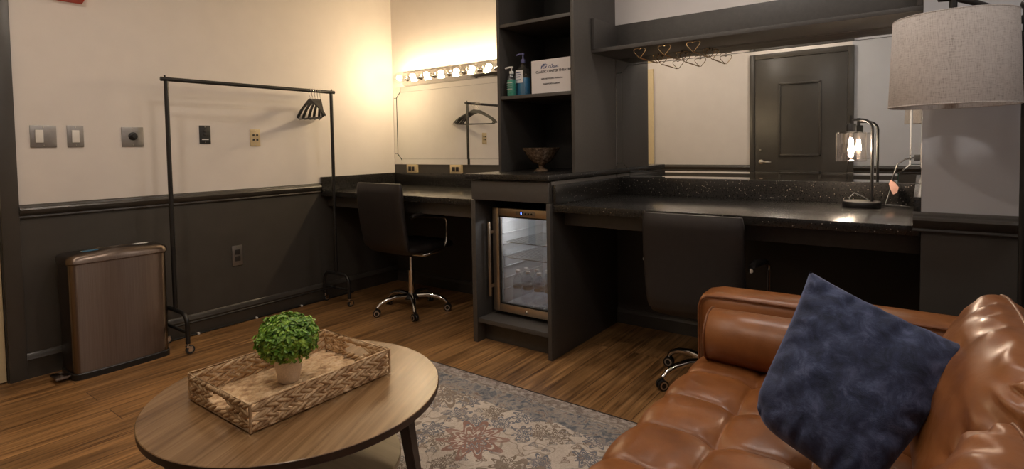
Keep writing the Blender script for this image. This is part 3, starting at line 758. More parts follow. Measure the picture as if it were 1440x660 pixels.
# ------------------------------------------------------------------ mini fridge
FX0, FX1, FY, FZ0, FZ1 = 1.668, 2.128, -.70, .150, .808
t = thing('mini_fridge', 'stainless glass-door mini fridge with bottled water inside the base cabinet', 'fridge', ((FX0+FX1)/2, -.45, .149))
b = BM()
box(b, FX0, FX0+.03, FY+.042, -.15, FZ0+.022, FZ1); box(b, FX1-.03, FX1, FY+.042, -.15, FZ0+.022, FZ1)
box(b, FX0+.03, FX1-.03, FY+.042, -.15, FZ1-.03, FZ1); box(b, FX0+.03, FX1-.03, FY+.042, -.15, FZ0+.022, FZ0+.052)
box(b, FX0+.03, FX1-.03, -.19, -.15, FZ0+.052, FZ1-.03)
for x in (FX0+.05, FX1-.05):
    for y in (FY+.07, -.2): cyl(b, (x, y, FZ0-.001), (x, y, FZ0+.022), .015, seg=12)
obj('fridge_case', b, 'fridge_body', t)
b = BM()
e = .002
box(b, FX0+.0305, FX0+.034, FY+.044, -.194, FZ0+.053, FZ1-.031); box(b, FX1-.034, FX1-.0305, FY+.044, -.194, FZ0+.053, FZ1-.031)
box(b, FX0+.034, FX1-.034, -.195, -.191, FZ0+.053, FZ1-.031); box(b, FX0+.034, FX1-.034, FY+.044, -.195, FZ0+.053, FZ0+.057); box(b, FX0+.034, FX1-.034, FY+.044, -.195, FZ1-.035, FZ1-.031)
for k in range(7):
    z = FZ0+.14+.07*k
    for x in (FX0+.034, FX1-.040): box(b, x, x+.006, FY+.06, -.21, z, z+.006)
obj('liner', b, 'fridge_white', t)
b = BM(); box(b, FX0+.10, FX1-.10, -.64, -.62, FZ1-.043, FZ1-.036, .001); obj('interior_light', b, 'fridge_led', t)
for z in (.495, .590):
    b = BM()
    for y in (-.63, -.225): cyl(b, (FX0+.036, y, z), (FX1-.036, y, z), .0035, seg=8)
    for k in range(16):
        x = FX0+.05+(FX1-FX0-.10)*k/15; cyl(b, (x, -.63, z+.003), (x, -.225, z+.003), .0018, seg=6)
    obj('wire_shelf', b, 'chrome', t)
dz0, dz1 = FZ0+.026, FZ1+.0
b = BM(); w = .046
box(b, FX0, FX0+w, FY, FY+.04, dz0, dz1, .003); box(b, FX1-w, FX1, FY, FY+.04, dz0, dz1, .003)
box(b, FX0+w, FX1-w, FY, FY+.04, dz1-w, dz1, .003); box(b, FX0+w, FX1-w, FY, FY+.04, dz0, dz0+w, .003)
d = obj('door_frame', b, 'fridge_steel', t)
b = BM(); box(b, FX0+w, FX1-w, FY+.016, FY+.020, dz0+w, dz1-w); obj('glass_pane', b, 'fridge_glass', d)
b = BM()
for (x0, x1, z0, z1) in ((FX0+w, FX0+w+.009, dz0+w, dz1-w), (FX1-w-.009, FX1-w, dz0+w, dz1-w), (FX0+w, FX1-w, dz1-w-.009, dz1-w), (FX0+w, FX1-w, dz0+w, dz0+w+.009)): box(b, x0, x1, FY+.006, FY+.0155, z0, z1)
obj('gasket', b, 'black_plastic', d)
b = BM(); box(b, FX0-.004, FX0+.010, FY-.046, FY-.030, .268, .725, .004)
for z in (.33, .66): box(b, FX0-.001, FX0+.007, FY-.031, FY+.001, z-.01, z+.01, .002)
obj('handle', b, 'fridge_steel', d)
b = BM(); box(b, 1.848, 1.988, FY-.003, FY-.0002, .772, .796, .002); cp = obj('control_panel', b, 'steel_plate', d)
b = BM(); box(b, 1.878, 1.900, FY-.0045, FY-.003, .776, .792); obj('display', b, 'outlet_face', cp)
bb = text_bm('5', .016, Matrix.Translation((1.889, FY-.005, .7785)) @ Matrix.Rotation(PI/2, 4, 'X')); obj('display_digit', bb, 'blue_led', cp, smooth=False)
for x in (1.918, 1.940, 1.962):
    b = BM(); lathe(b, [(0, 0), (.006, 0), (.005, -.003), (0, -.003)], (x, FY-.003, .784), 12, 'y'); obj('button', b, 'black_plastic', cp)
b = BM(); lathe(b, [(0, 0), (.009, 0), (.009, -.006), (.006, -.008), (0, -.008)], (1.915, FY, dz0+.022), 16, 'y'); obj('lock', b, 'chrome', d)

def water_bottle(x, y, z, lab):
    t = thing('water_bottle', lab, 'bottle', (x, y, z), 0, 'water bottles in the mini fridge')
    b = BM(); lathe(b, [(0, 0), (.028, 0), (.032, .006), (.032, .03), (.0305, .034), (.032, .038), (.032, .060), (.0305, .064), (.032, .068), (.032, .095), (.030, .100), (.030, .132), (.032, .136), (.031, .152), (.022, .178), (.0125, .190), (.0125, .200)], (0, 0, 0), 24); obj('body', b, 'bottle', t, local=True)
    b = BM(); lathe(b, [(.0305, .105), (.0305, .122)], (0, 0, 0), 24); obj('paper_label', b, 'label_white', t, local=True)
    b = BM(); lathe(b, [(0, .213), (.0135, .213), (.0145, .211), (.0145, .199), (.0, .199)], (0, 0, 0), 18); obj('cap', b, 'white_plastic', t, local=True)
    return t
k = 0
pos = [('front row left', 1.790, -.610), ('front row centre', 1.868, -.612), ('front row right', 1.946, -.610), ('front row far right', 2.022, -.608), ('second row left', 1.80, -.535), ('second row centre', 1.878, -.533), ('second row right', 1.956, -.535), ('second row far right', 2.030, -.532)]
for nm, x, y in pos: water_bottle(x, y, FZ0+.0575, 'clear water bottle in the mini fridge, ' + nm)

# ------------------------------------------------------------------ things on the shelf unit
SZ = 1.4995
t = thing('sanitizer_bottle', 'large clear pump bottle of blue hand sanitizer, rear of two on shelf', 'bottle', (1.727, -.430, SZ))
b = BM(); loft(b, [(rr(-.043, .043, -.030, .030, .02), 0), (rr(-.046, .046, -.032, .032, .022), .01), (rr(-.046, .046, -.032, .032, .022), .165), (rr(-.038, .038, -.026, .026, .02), .188), (rr(-.016, .016, -.016, .016, .0159), .205), (rr(-.014, .014, -.014, .014, .0139), .215)]); obj('body', b, 'bottle', t, local=True)
b = BM(); loft(b, [(rr(-.040, .040, -.026, .026, .02), .004), (rr(-.042, .042, -.028, .028, .02), .012), (rr(-.042, .042, -.028, .028, .02), .115)]); obj('gel', b, 'gel_blue', t, local=True)
b = BM(); box(b, -.035, .020, -.0345, -.0325, .085, .165); lb = obj('paper_label', b, 'label_white', t, local=True)
b = BM()
for z, w0 in ((.150, .032), (.136, .036), (.122, .028), (.104, .034)): box(b, -.030, -.030+w0, -.0352, -.0346, z-.003, z+.003)
obj('label_print', b, 'ink_blue', lb, local=True)
b = BM(); cyl(b, (0, 0, .213), (0, 0, .235), .015); cyl(b, (0, 0, .235), (0, 0, .262), .005); cyl(b, (0, 0, .262), (0, 0, .276), .010); tube(b, [(0, 0, .270), (-.02, -.012, .270), (-.036, -.022, .262)], .0045, 8); obj('pump', b, 'pump', t, local=True)
t = thing('sanitizer_bottle', 'small pump bottle of green hand sanitizer, front of two on shelf', 'bottle', (1.672, -.482, SZ))
b = BM(); lathe(b, [(0, 0), (.030, 0), (.033, .006), (.033, .108), (.027, .128), (.013, .138), (.012, .145)], (0, 0, 0), 24); obj('body', b, 'bottle', t, local=True)
b = BM(); lathe(b, [(0, .003), (.028, .003), (.030, .01), (.030, .105), (0, .105)], (0, 0, 0), 24); obj('gel', b, 'gel_green', t, local=True)
b = BM()
for z in (.045, .058, .071, .084):
    tube(b, [(.0335*math.sin(R(a)), -.0335*math.cos(R(a)), z) for a in range(-40, 45, 10)], .0012, 6)
obj('label_print', b, 'label_white', t, local=True)
b = BM(); cyl(b, (0, 0, .143), (0, 0, .160), .014); cyl(b, (0, 0, .160), (0, 0, .180), .004); tube(b, [(.012, 0, .184), (-.012, -.004, .186), (-.040, -.012, .180)], .006, 8); obj('pump', b, 'white_plastic', t, local=True)

t = thing('wifi_sign', 'white printed theatre sign standing on the middle shelf', 'sign', (1.985, -.505, SZ))
b = BM(); SW, SH = .142, .203
box(b, -SW, SW-.006, -.0015, .0015, 0, SH); box(b, -SW, SW-.006, 0, .06, 0, .003)
for v in b.verts:
    pass
obj('sign_sheet', b, 'paper', t, local=True)
def sgn_txt(txt, size, x, z, m):
    bb = text_bm(txt, size, Matrix.Translation((x, -.0022, z)) @ Matrix.Rotation(PI/2, 4, 'X')); obj('lettering', bb, m, t, local=True, smooth=False)
sgn_txt('CLASSIC CENTER THEATRE', .0205, .016, .124, 'ink')
sgn_txt('the', .009, .010, .167, 'ink_blue'); sgn_txt('CLASSIC', .019, .018, .150, 'ink_blue')
sgn_txt('WIFI NETWORK: Production', .0125, .006, .083, 'ink'); sgn_txt('PASSWORD: Loadout!', .0125, .002, .052, 'ink')
b = BM()     # the little emblem left of the name: an arch with a swept roof
prism(b, [(-.072, .150), (-.066, .150), (-.062, .163), (-.046, .163), (-.046, .168), (-.068, .168)], 'y', -.0024, -.0016)
prism(b, [(-.060, .150), (-.040, .150), (-.030, .160), (-.030, .166), (-.044, .156), (-.058, .156)], 'y', -.0024, -.0016)
prism(b, [(-.064, .170), (-.040, .174), (-.024, .171), (-.036, .178), (-.056, .178)], 'y', -.0024, -.0016)
obj('emblem', b, 'ink_blue', t, local=True, smooth=False)

t = thing('pedestal_bowl', 'mottled bronze footed bowl on the ledge under the shelf unit', 'bowl', (1.862, -.44, 1.0225))
b = BM(); lathe(b, [(0, 0), (.046, 0), (.048, .006), (.030, .014), (.017, .022), (.016, .034), (.030, .044), (.062, .060), (.084, .085), (.100, .115), (.120, .143), (.122, .147), (.118, .147), (.095, .116), (.078, .088), (.055, .066), (0, .055)], (0, 0, 0), 40); obj('bowl_body', b, 'bowl', t, local=True)

# ------------------------------------------------------------------ heart-ended wire racks under the wall shelf
labs = ['heart-ended wire rack under the wall shelf nearest the shelf unit', 'heart-ended wire rack under the wall shelf, middle of three', 'heart-ended wire rack under the wall shelf farthest from the shelf unit']
hearts = []
def heart(cx, y, z0, s=1.):
    pts = [(-.004, 0), (-.034, .034), (-.036, .044), (-.031, .051), (-.012, .053), (0, .047), (.012, .053), (.031, .051), (.036, .044), (.034, .034), (.004, 0)]
    return [(cx+p[0]*s, y, z0+p[1]*s) for p in pts]
def heart_rack(label):
    t = thing('wire_rack', label, 'wire rack', (0, 0, 0), 0, 'heart-ended wire racks under the shelf')
    b = BM(); f = heart(0, -.318, -.058); r = heart(0, -.035, -.058)
    loop = f[::-1] + [(-.004, -.30, -.060), (-.004, -.05, -.060)] + r + [(.004, -.05, -.060), (.004, -.30, -.060)]
    tube(b, loop, .0021, 8, closed=True); obj('wire_loop', b, 'brass', t, local=True)
    for y in (-.318, -.035):
        b = BM(); tube(b, [(0, y, -.0112), (0, y, -.004), (0, y, 0)], [.0025, .003, .005], 8); obj('screw_hook', b, 'black_metal', t, local=True)
    return t
h0 = heart_rack(labs[0])
for k, x in enumerate((2.470, 2.617, 2.778)):
    h = h0 if k == 0 else copy_tree(h0)
    h.location = (x, 0, 1.7375); h['label'] = labs[k]

# ------------------------------------------------------------------ table lamp
LX, LY = 3.548, -.205
t = thing('table_lamp', 'black arched table lamp with clear glass shade and lit bulb', 'lamp', (LX, LY, .8605))
b = BM(); lathe(b, [(0, .8605), (.078, .8605), (.080, .864), (.080, .886), (.078, .889), (0, .889)], (LX, LY, 0), 40); obj('lamp_base', b, 'black_metal', t)
b = BM(); px = LX+.042
pts = [(px, LY, .888), (px, LY, 1.22)] + [(px-.045+.045*math.cos(R(a)), LY, 1.235+.045*math.sin(R(a))) for a in (0, 20, 40, 60, 80, 90)] + [(LX-.045, LY, 1.281)]
tube(b, pts, .0065, 12); obj('lamp_arm', b, 'black_metal', t)
sx = LX-.045
b = BM(); cyl(b, (sx, LY, 1.255), (sx, LY, 1.302), .009); lathe(b, [(0, 1.262), (.020, 1.262), (.022, 1.258), (.022, 1.222), (0, 1.222)], (sx, LY, 0), 24); obj('lamp_socket', b, 'black_metal', t)
b = BM(); lathe(b, [(.020, 1.2235), (.058, 1.2225), (.064, 1.216), (.065, 1.208), (.065, 1.086), (.062, 1.080)], (sx, LY, 0), 40); obj('glass_shade', b, 'shade_glass', t)
b = BM(); lathe(b, [(.012, 1.221), (.014, 1.205), (.022, 1.175), (.030, 1.140), (.029, 1.122), (.018, 1.107), (0, 1.102)], (sx, LY, 0), 24); bl = obj('bulb_glass', b, 'glass', t)
b = BM()
for k in range(6):
    a = 2*PI*k/6; cyl(b, (sx+.010*math.cos(a), LY+.010*math.sin(a), 1.128), (sx+.006*math.cos(a+.5), LY+.006*math.sin(a+.5), 1.185), .0028, seg=6)
obj('filament', b, 'filament_edison', bl)
b = BM()
tube(b, [(LX+.06, LY+.05, .868), (LX+.09, LY+.09, .865), (LX+.13, LY+.06, .865), (LX+.19, LY+.03, .866), (LX+.16, LY+.09, .866), (LX+.09, LY+.12, .866), (LX+.10, LY+.145, .90), (LX+.112, LY+.15, .955), (LX+.118, LY+.15, 1.0), (LX+.135, LY+.155, 1.06), (LX+.165, LY+.16, 1.085), (LX+.20, LY+.17, 1.092), (LX+.205, LY+.17, 1.092)], .003, 8)
tube(b, [(LX-.045, LY+.065, .865), (LX-.06, LY+.10, .895), (LX-.04, LY+.12, .918), (LX+.0, LY+.11, .90), (LX+.04, LY+.10, .870)], .003, 8)
obj('power_cord', b, 'black_plastic', t)
b = BM(); box(b, 3.748, STX-.005, LY+.155, LY+.185, 1.078, 1.106, .004); obj('plug', b, 'black_plastic', t)
b = BM(); prism(b, [(0, 0), (.018, -.012), (.034, -.035), (.028, -.062), (.012, -.072), (.002, -.05), (-.006, -.02)], 'y', -.001, .001)
bmesh.ops.transform(b, matrix=Matrix.Translation((LX+.108, LY+.146, .985)), verts=b.verts); obj('cord_tag', b, 'cord_tag', t, label='pinkish paper tag on the cord')
# outlet on the side of the pier behind the plug
t = thing('power_outlet', 'outlet plate at the right end of the wide mirror holding the lamp plug', 'outlet', (STX, -.04, 1.05))
b = BM(); box(b, STX-.0045, STX, LY+.130, LY+.198, 1.05, 1.16, .001); obj('cover_plate', b, 'steel_plate', t)

# ------------------------------------------------------------------ floor lamp
PX, PY = 4.030, -1.02
SX, SY = 3.852, -1.10
t = thing('floor_lamp', 'black arched floor lamp with oatmeal linen drum shade by the pier wall', 'lamp', (PX, PY-.0, 0))
b = BM(); lathe(b, [(0, 0), (.110, 0), (.112, .004), (.112, .020), (.106, .026), (.014, .030), (0, .030)], (PX, PY, 0), 36); obj('lamp_base', b, 'black_metal', t)
b = BM(); cyl(b, (PX, PY, .03), (PX, PY, 1.575), .0085, seg=14); cyl(b, (PX, PY, 1.46), (PX, PY, 1.50), .013, seg=14); cyl(b, (PX, PY, 1.53), (PX, PY, 1.555), .012, seg=14); sphere(b, (PX, PY, 1.588), .015, 16, 10); obj('lamp_pole', b, 'black_metal', t)
b = BM(); tube(b, [(PX, PY, 1.48), (3.985, PY-.02, 1.545), (3.94, PY-.045, 1.585), (3.895, PY-.065, 1.606), (SX, SY, 1.620), (3.815, SY-.012, 1.620)], [.008, .009, .010, .010, .009, .008], 12); obj('lamp_arm', b, 'black_metal', t)
b = BM(); cyl(b, (SX, SY, 1.46), (SX, SY, 1.614), .0105, seg=12); cyl(b, (SX, SY, 1.40), (SX, SY, 1.47), .019, seg=16); obj('lamp_socket', b, 'black_metal', t)
b = BM(); sphere(b, (SX, SY, 1.365), .032, 16, 12, (1, 1, 1.2)); obj('bulb_glass', b, 'white_plastic', t)
b = BM(); r0, r1, z0, z1 = .1655, .155, 1.285, 1.560
lathe(b, [(r0, z0), (r0+.0012, z0+.002), (r1+.0012, z1-.002), (r1, z1), (r1-.002, z1), (r0-.002, z0), (r0, z0)], (SX, SY, 0), 72)
sh = obj('lamp_shade', b, 'linen', t)
for r, z in ((r0, z0), (r1, z1)):
    b = BM(); tube(b, [(SX+r*math.cos(2*PI*k/60), SY+r*math.sin(2*PI*k/60), z) for k in range(60)], .0022, 8, closed=True); obj('shade_trim', b, 'linen', sh)
b = BM()
for k in range(3):
    a = 2*PI*k/3+.4; cyl(b, (SX, SY, z1-.012), (SX+(r1-.002)*math.cos(a), SY+(r1-.002)*math.sin(a), z1-.006), .0018, seg=6)
obj('shade_spider', b, 'black_metal', sh)

# ------------------------------------------------------------------ rug
b = BM(); box(b, RUG[0], RUG[1], RUG[2], RUG[3], .0005, .008, .002)
o = obj('rug', b, 'rug'); origin_to(o, ((RUG[0]+RUG[1])/2, (RUG[2]+RUG[3])/2, 0)); tag(o, 'faded cream and blue-grey floral rug under the coffee table', 'rug')

# ------------------------------------------------------------------ coffee table
CX, CY, CR = 2.228, -2.370, .428
t = thing('coffee_table', 'round wooden coffee table with dark splayed legs on the rug', 'table', (CX, CY, .0082))
b = BM(); lathe(b, [(0, .4395), (CR-.002, .4395), (CR, .438)], (CX, CY, 0), 96)
tp = obj('tabletop', b, 'table_wood', t, ang=20)
b = BM(); lathe(b, [(CR, .438), (CR+.0005, .437), (CR-.001, .418), (CR-.006, .414), (0, .414)], (CX, CY, 0), 96); obj('edge_band', b, 'table_edge', tp, ang=30)
b = BM(); lathe(b, [(0, .19), (.300, .19), (.302, .192), (.302, .206), (.300, .208), (0, .208)], (CX, CY, 0), 72); obj('lower_shelf', b, 'shelf_wood', t)
for ang in (24, 144, 264):
    a = R(ang); d = Vector((math.cos(a), math.sin(a), 0)); n = Vector((-d.y, d.x, 0)); c0 = Vector((CX, CY, 0))
    b = BM(); V = []
    for (rr_, hw, hd, z) in ((.345, .024, .016, .4135), (.405, .014, .0125, .0085)):
        V.append([b.verts.new(c0+d*(rr_+sd*hd)+n*(sn*hw)+Vector((0, 0, z))) for sd, sn in ((-1, -1), (1, -1), (1, 1), (-1, 1))])
    for k in range(4): b.faces.new((V[0][k], V[0][(k+1) % 4], V[1][(k+1) % 4], V[1][k]))
    b.faces.new(V[0]); b.faces.new(V[1][::-1])
    bmesh.ops.bevel(b, geom=b.edges[:], offset=.002, segments=2, affect='EDGES'); obj('leg', b, 'leg_wood', t)

# ------------------------------------------------------------------ woven tray
TX, TY, TZ = 2.2025, -2.3735, .4400
HWX, HWY, TH = .180, .240, .080
t = thing('woven_tray', 'rectangular woven water hyacinth tray on the coffee table', 'tray', (TX, TY, TZ))
rnd = random.Random(3)
def lobe(b, c, d, up, L2, w, h):
    d = d.normalized(); n = d.cross(up).normalized(); u = n.cross(d)
    rot = Matrix((d, n, u)).transposed()
    sphere(b, c, 1., 10, 6, (L2, h, w), rot)
def wall(b, p0, p1, z0, z1, rows, step, skip=None, slab=.004):
    p0, p1 = Vector(p0), Vector(p1); L3 = (p1-p0).length; d = (p1-p0)/L3; up = Vector((0, 0, 1)); n = d.cross(up)
    rh = (z1-z0)/rows
    for r in range(rows):
        z = z0+rh*(r+.5); k = 0; s = -.2*step if r % 2 else .3*step
        while s < L3:
            if 0 < s < L3 and not (skip and skip(s, z)):
                tilt = (21 if (r % 2 == 0) else -21) + rnd.uniform(-6, 6)
                dd = d*math.cos(R(tilt)) + up*math.sin(R(tilt))
                lobe(b, p0+d*min(max(s, step*.78), L3-step*.78)+up*z+n*rnd.uniform(-.0015, .0015), dd, up*math.cos(R(tilt))-d*math.sin(R(tilt)), step*.92*rnd.uniform(.9, 1.1), rh*.50*rnd.uniform(.85, 1.1), .0056)
            s += step
x0, x1, y0, y1 = -HWX+.006, HWX-.006, -HWY+.006, HWY-.006
ST = .034
for (p, q) in (((x0, y0, 0), (x0, y1, 0)), ((x1, y0, 0), (x1, y1, 0))):
    b = BM(); wall(b, p, q, .010, TH-.005, 5, ST); obj('long_side', b, 'weave', t, local=True, ang=180)
hole = lambda s, z: abs(s-HWX+.006) < .055 and .024 < z < .062
for (p, q) in (((x0, y0, 0), (x1, y0, 0)), ((x0, y1, 0), (x1, y1, 0))):
    b = BM(); wall(b, p, q, .010, TH-.005, 5, ST*.8, hole)
    y = p[1]
    for k in range(12): # bound grip above the hand hole
        x = -.052+.104*k/11; sphere(b, (x, y, .071), 1., 10, 6, (.0056, .0075, .0088))
    obj('handle_side', b, 'weave', t, local=True, ang=180)
b = BM()
nrow = 13
for r in range(nrow):
    x = x0+.012+(x1-x0-.024)*r/(nrow-1); s = y0+ (.026 if r % 2 else .040)
    while s < y1-.018:
        tl = R((24 if r % 2 else -24)+rnd.uniform(-8, 8)); d = Vector((math.sin(tl), math.cos(tl), 0))
        lobe(b, Vector((x, min(s, y1-.026), .0065)), d, Vector((d.y, -d.x, 0)), ST*.92, .0135, .0058); s += ST
box(b, x0, x1, y0, y1, .0008, .0035)
obj('base_weave', b, 'weave', t, local=True, ang=180)
b = BM(); tube(b, [(x0, y0, TH), (x1, y0, TH), (x1, y1, TH), (x0, y1, TH)], .0038, 8, closed=True)
for v in b.verts: v.co += Vector((rnd.uniform(-.0006, .0006), rnd.uniform(-.0006, .0006), 0))
for p in ((x0, y0), (x1, y0), (x1, y1), (x0, y1)): sphere(b, (p[0], p[1], TH-.001), .0048, 10, 8); cyl(b, (p[0], p[1], .003), (p[0], p[1], TH), .0042, seg=8)
obj('rim', b, 'weave', t, local=True)

# ------------------------------------------------------------------ potted plant
t = thing('potted_plant', 'small round green plant in a speckled white pot on the tray', 'plant', (2.176, -2.376, TZ+.0125))
b = BM(); lathe(b, [(0, 0), (.029, 0), (.032, .003), (.046, .082), (.047, .088), (.042, .088), (.040, .078), (0, .076)], (0, 0, 0), 36); pt = obj('pot', b, 'pot', t, local=True)
b = BM(); lathe(b, [(0, .0785), (.038, .0785)], (0, 0, 0), 24); obj('soil', b, 'soil', pt, local=True)
b = BM(); stems = BM(); rnd = random.Random(11)
cz = .136
for k in range(3200):
    u = rnd.uniform(-.75, 1); a = rnd.uniform(0, 2*PI); s = math.sqrt(1-u*u)
    d = Vector((s*math.cos(a), s*math.sin(a), u)); rad = .088*(.58+.46*rnd.random()**.6)*(1+.16*noise.noise(d*3.5))
    p = Vector((d.x*rad*1.04, d.y*rad*1.04, cz+d.z*rad*.86))
    nrm = (d+Vector((rnd.uniform(-.7, .7), rnd.uniform(-.7, .7), rnd.uniform(-.3, .9)))).normalized()
    tg = nrm.cross(Vector((rnd.uniform(-1, 1), rnd.uniform(-1, 1), rnd.uniform(-1, 1)))).normalized(); bt = nrm.cross(tg)
    l, w = rnd.uniform(.0055, .0095), rnd.uniform(.0034, .0054)
    c = p; f = .25*w
    vs = [b.verts.new(q) for q in (c-tg*l, c-tg*l*.3+bt*w+nrm*f, c+tg*l*.5+bt*w*.8+nrm*f, c+tg*l, c+tg*l*.5-bt*w*.8+nrm*f, c-tg*l*.3-bt*w+nrm*f)]
    mid = [b.verts.new(c-tg*l*.3), b.verts.new(c+tg*l*.5)]
    for q in ((vs[0], vs[1], mid[0]), (vs[1], vs[2], mid[1], mid[0]), (vs[2], vs[3], mid[1]), (vs[3], vs[4], mid[1]), (vs[4], vs[5], mid[0], mid[1]), (vs[5], vs[0], mid[0])): b.faces.new(q)
    if k % 45 == 0: tube(stems, [(d.x*.008, d.y*.008, .076), (p.x*.5, p.y*.5, .076+(p.z-.076)*.6), p], .0012, 5)
obj('foliage', b, 'leaf', t, local=True, smooth=False); obj('stems', stems, 'leaf', t, local=True)

# ------------------------------------------------------------------ sofa
t = thing('leather_sofa', 'cognac leather tufted sofa facing the coffee table', 'sofa', (3.62, -2.10, 0))
SF, SB = 3.150, 3.86          # seat front / seat back (x)
AY = -1.315                   # inner face of the far arm
SY0 = -2.93                   # inner face of the near arm
SZT = .425
def cush_box(b, x0, x1, y0, y1, z0, z1, r, n=6, puff=.0, nx=18, ny=18, nz=8):
    """rounded box with softly crowned faces"""
    cx, cy, cz = (x0+x1)/2, (y0+y1)/2, (z0+z1)/2; hx, hy, hz = (x1-x0)/2, (y1-y0)/2, (z1-z0)/2
    r0 = bmesh.ops.create_cube(b, size=2.)
    bmesh.ops.subdivide_edges(b, edges=list({e for v in r0['verts'] for e in v.link_edges}), cuts=n*2, use_grid_fill=True)
    for v in b.verts:
        p = v.co.copy(); q = Vector((p.x*hx, p.y*hy, p.z*hz))
        inn = Vector((max(-hx+r, min(hx-r, q.x)), max(-hy+r, min(hy-r, q.y)), max(-hz+r, min(hz-r, q.z))))
        d = q-inn
        if d.length > 1e-6: q = inn + d.normalized()*min(r, max(d.length, r if sum(abs(c) > .999 for c in p) else d.length))
        cr = puff*((1-p.x**2)*(1-p.y**2) if abs(p.z) > .999 else (1-p.x**2)*(1-p.z**2) if abs(p.y) > .999 else (1-p.y**2)*(1-p.z**2))
        s = Vector((1 if p.x > .999 else -1 if p.x < -.999 else 0, 1 if p.y > .999 else -1 if p.y < -.999 else 0, 1 if p.z > .999 else -1 if p.z < -.999 else 0))
        if sum(abs(c) for c in s) == 1: q += s*cr
        v.co = Vector((cx, cy, cz))+q
b = BM(); box(b, SF+.03, 4.10, SY0-.15, AY+.15, .13, .27, .01); obj('base_frame', b, 'leather', t)
for x in (SF+.09, 4.04):
    for y in (SY0-.09, AY+.09):
        b = BM(); cyl(b, (x, y, .0085 if x < 3.7 and y < -1.2 else .0), (x, y, .129), .016, .022, 16); obj('leg', b, 'leg_wood', t)
# tufted bench seat: profile rolls over the front edge
prof = []
for k in range(8): prof.append((SF+.004-.010*math.sin(PI*k/8), .275+.085*k/8, (-1, 0)))
rad = .062
for k in range(9):
    a = R(180-90*k/8); prof.append((SF+rad+rad*math.cos(a), SZT-rad+rad*math.sin(a), (math.cos(a), math.sin(a))))
for k in range(1, 150): prof.append((SF+rad+(SB-SF-rad)*k/149, SZT, (0, 1)))
pitch_y, pitch_x = .206, .212
ys0 = -1.525
nv = 380
def seat(u, v):
    i = min(int(round(u*(len(prof)-1))), len(prof)-1); x, z, nn = prof[i]
    y = AY+.002+(SY0-AY-.004)*v
    # distance along profile used as tuft coordinate
    sx = max(0., x-SF) if nn != (-1, 0) else 0
    cy = ((ys0-y)/pitch_y); fy = cy-math.floor(cy)
    cx = ((x-(SF+.005))/pitch_x); fx = cx-math.floor(cx)
    by = max(0, math.sin(PI*fy))**.29
    bx = max(0, math.sin(PI*fx))**.29 if x > SF+.10 else 1.
    if x <= SF+.10: bx = 1.
    puffv = .029*by*bx
    if nn == (-1, 0): puffv = .016*by
    dip = 0
    d2_ = min(fy, 1-fy)**2*pitch_y**2 + min(fx, 1-fx)**2*pitch_x**2
    if x > SF+.10: dip = -.016*math.exp(-d2_/.0009)
    wr = .0018*noise.noise(Vector((x*22, y*22, 1.3))) + .003*noise.noise(Vector((x*7, y*7, 4)))
    edge = -.012*(max(0, v-.97)/.03+max(0, .03-v)/.03)
    h = puffv+dip+wr+edge-.008
    return Vector((x+nn[0]*h, y, z+nn[1]*h))
b = BM(); V = grid_mesh(b, seat, len(prof), nv)
bot = [b.verts.new((V[-1][j].co.x, V[-1][j].co.y, .275)) for j in range(nv)]
for j in range(nv-1): b.faces.new((V[-1][j], bot[j], bot[j+1], V[-1][j+1])); b.faces.new((bot[j], V[0][j], V[0][j+1], bot[j+1]))
b.faces.new([V[i][0] for i in range(len(prof))]+[bot[0]]); b.faces.new([V[i][-1] for i in range(len(prof))][::-1]+[bot[-1]])
st = obj('seat_cushion', b, 'leather', t, ang=80)
for yy, nm in ((AY+.086, 1), (SY0-.086, -1)):
    b = BM(); cush_box(b, SF-.03, 4.12, yy-.085, yy+.085, .135, .632, .036, 8, .010); ar = obj('arm', b, 'leather', t, ang=60)
    s = -1 if nm > 0 else 1
    b = BM(); yi = yy+s*.082
    pts = [(SF-.024, yi, .16), (SF-.026, yi, .58), (SF-.018, yi, .606), (SF+.004, yi, .622), (SF+.05, yi, .626), (3.7, yi, .628), (4.08, yi, .626)]
    tube(b, pts, .0045, 8); obj('piping', b, 'leather_seam', ar)
b = BM(); cush_box(b, 3.965, 4.125, SY0+.002, AY-.002, .135, .68, .03, 6, .006); obj('back_frame', b, 'leather', t, ang=60)
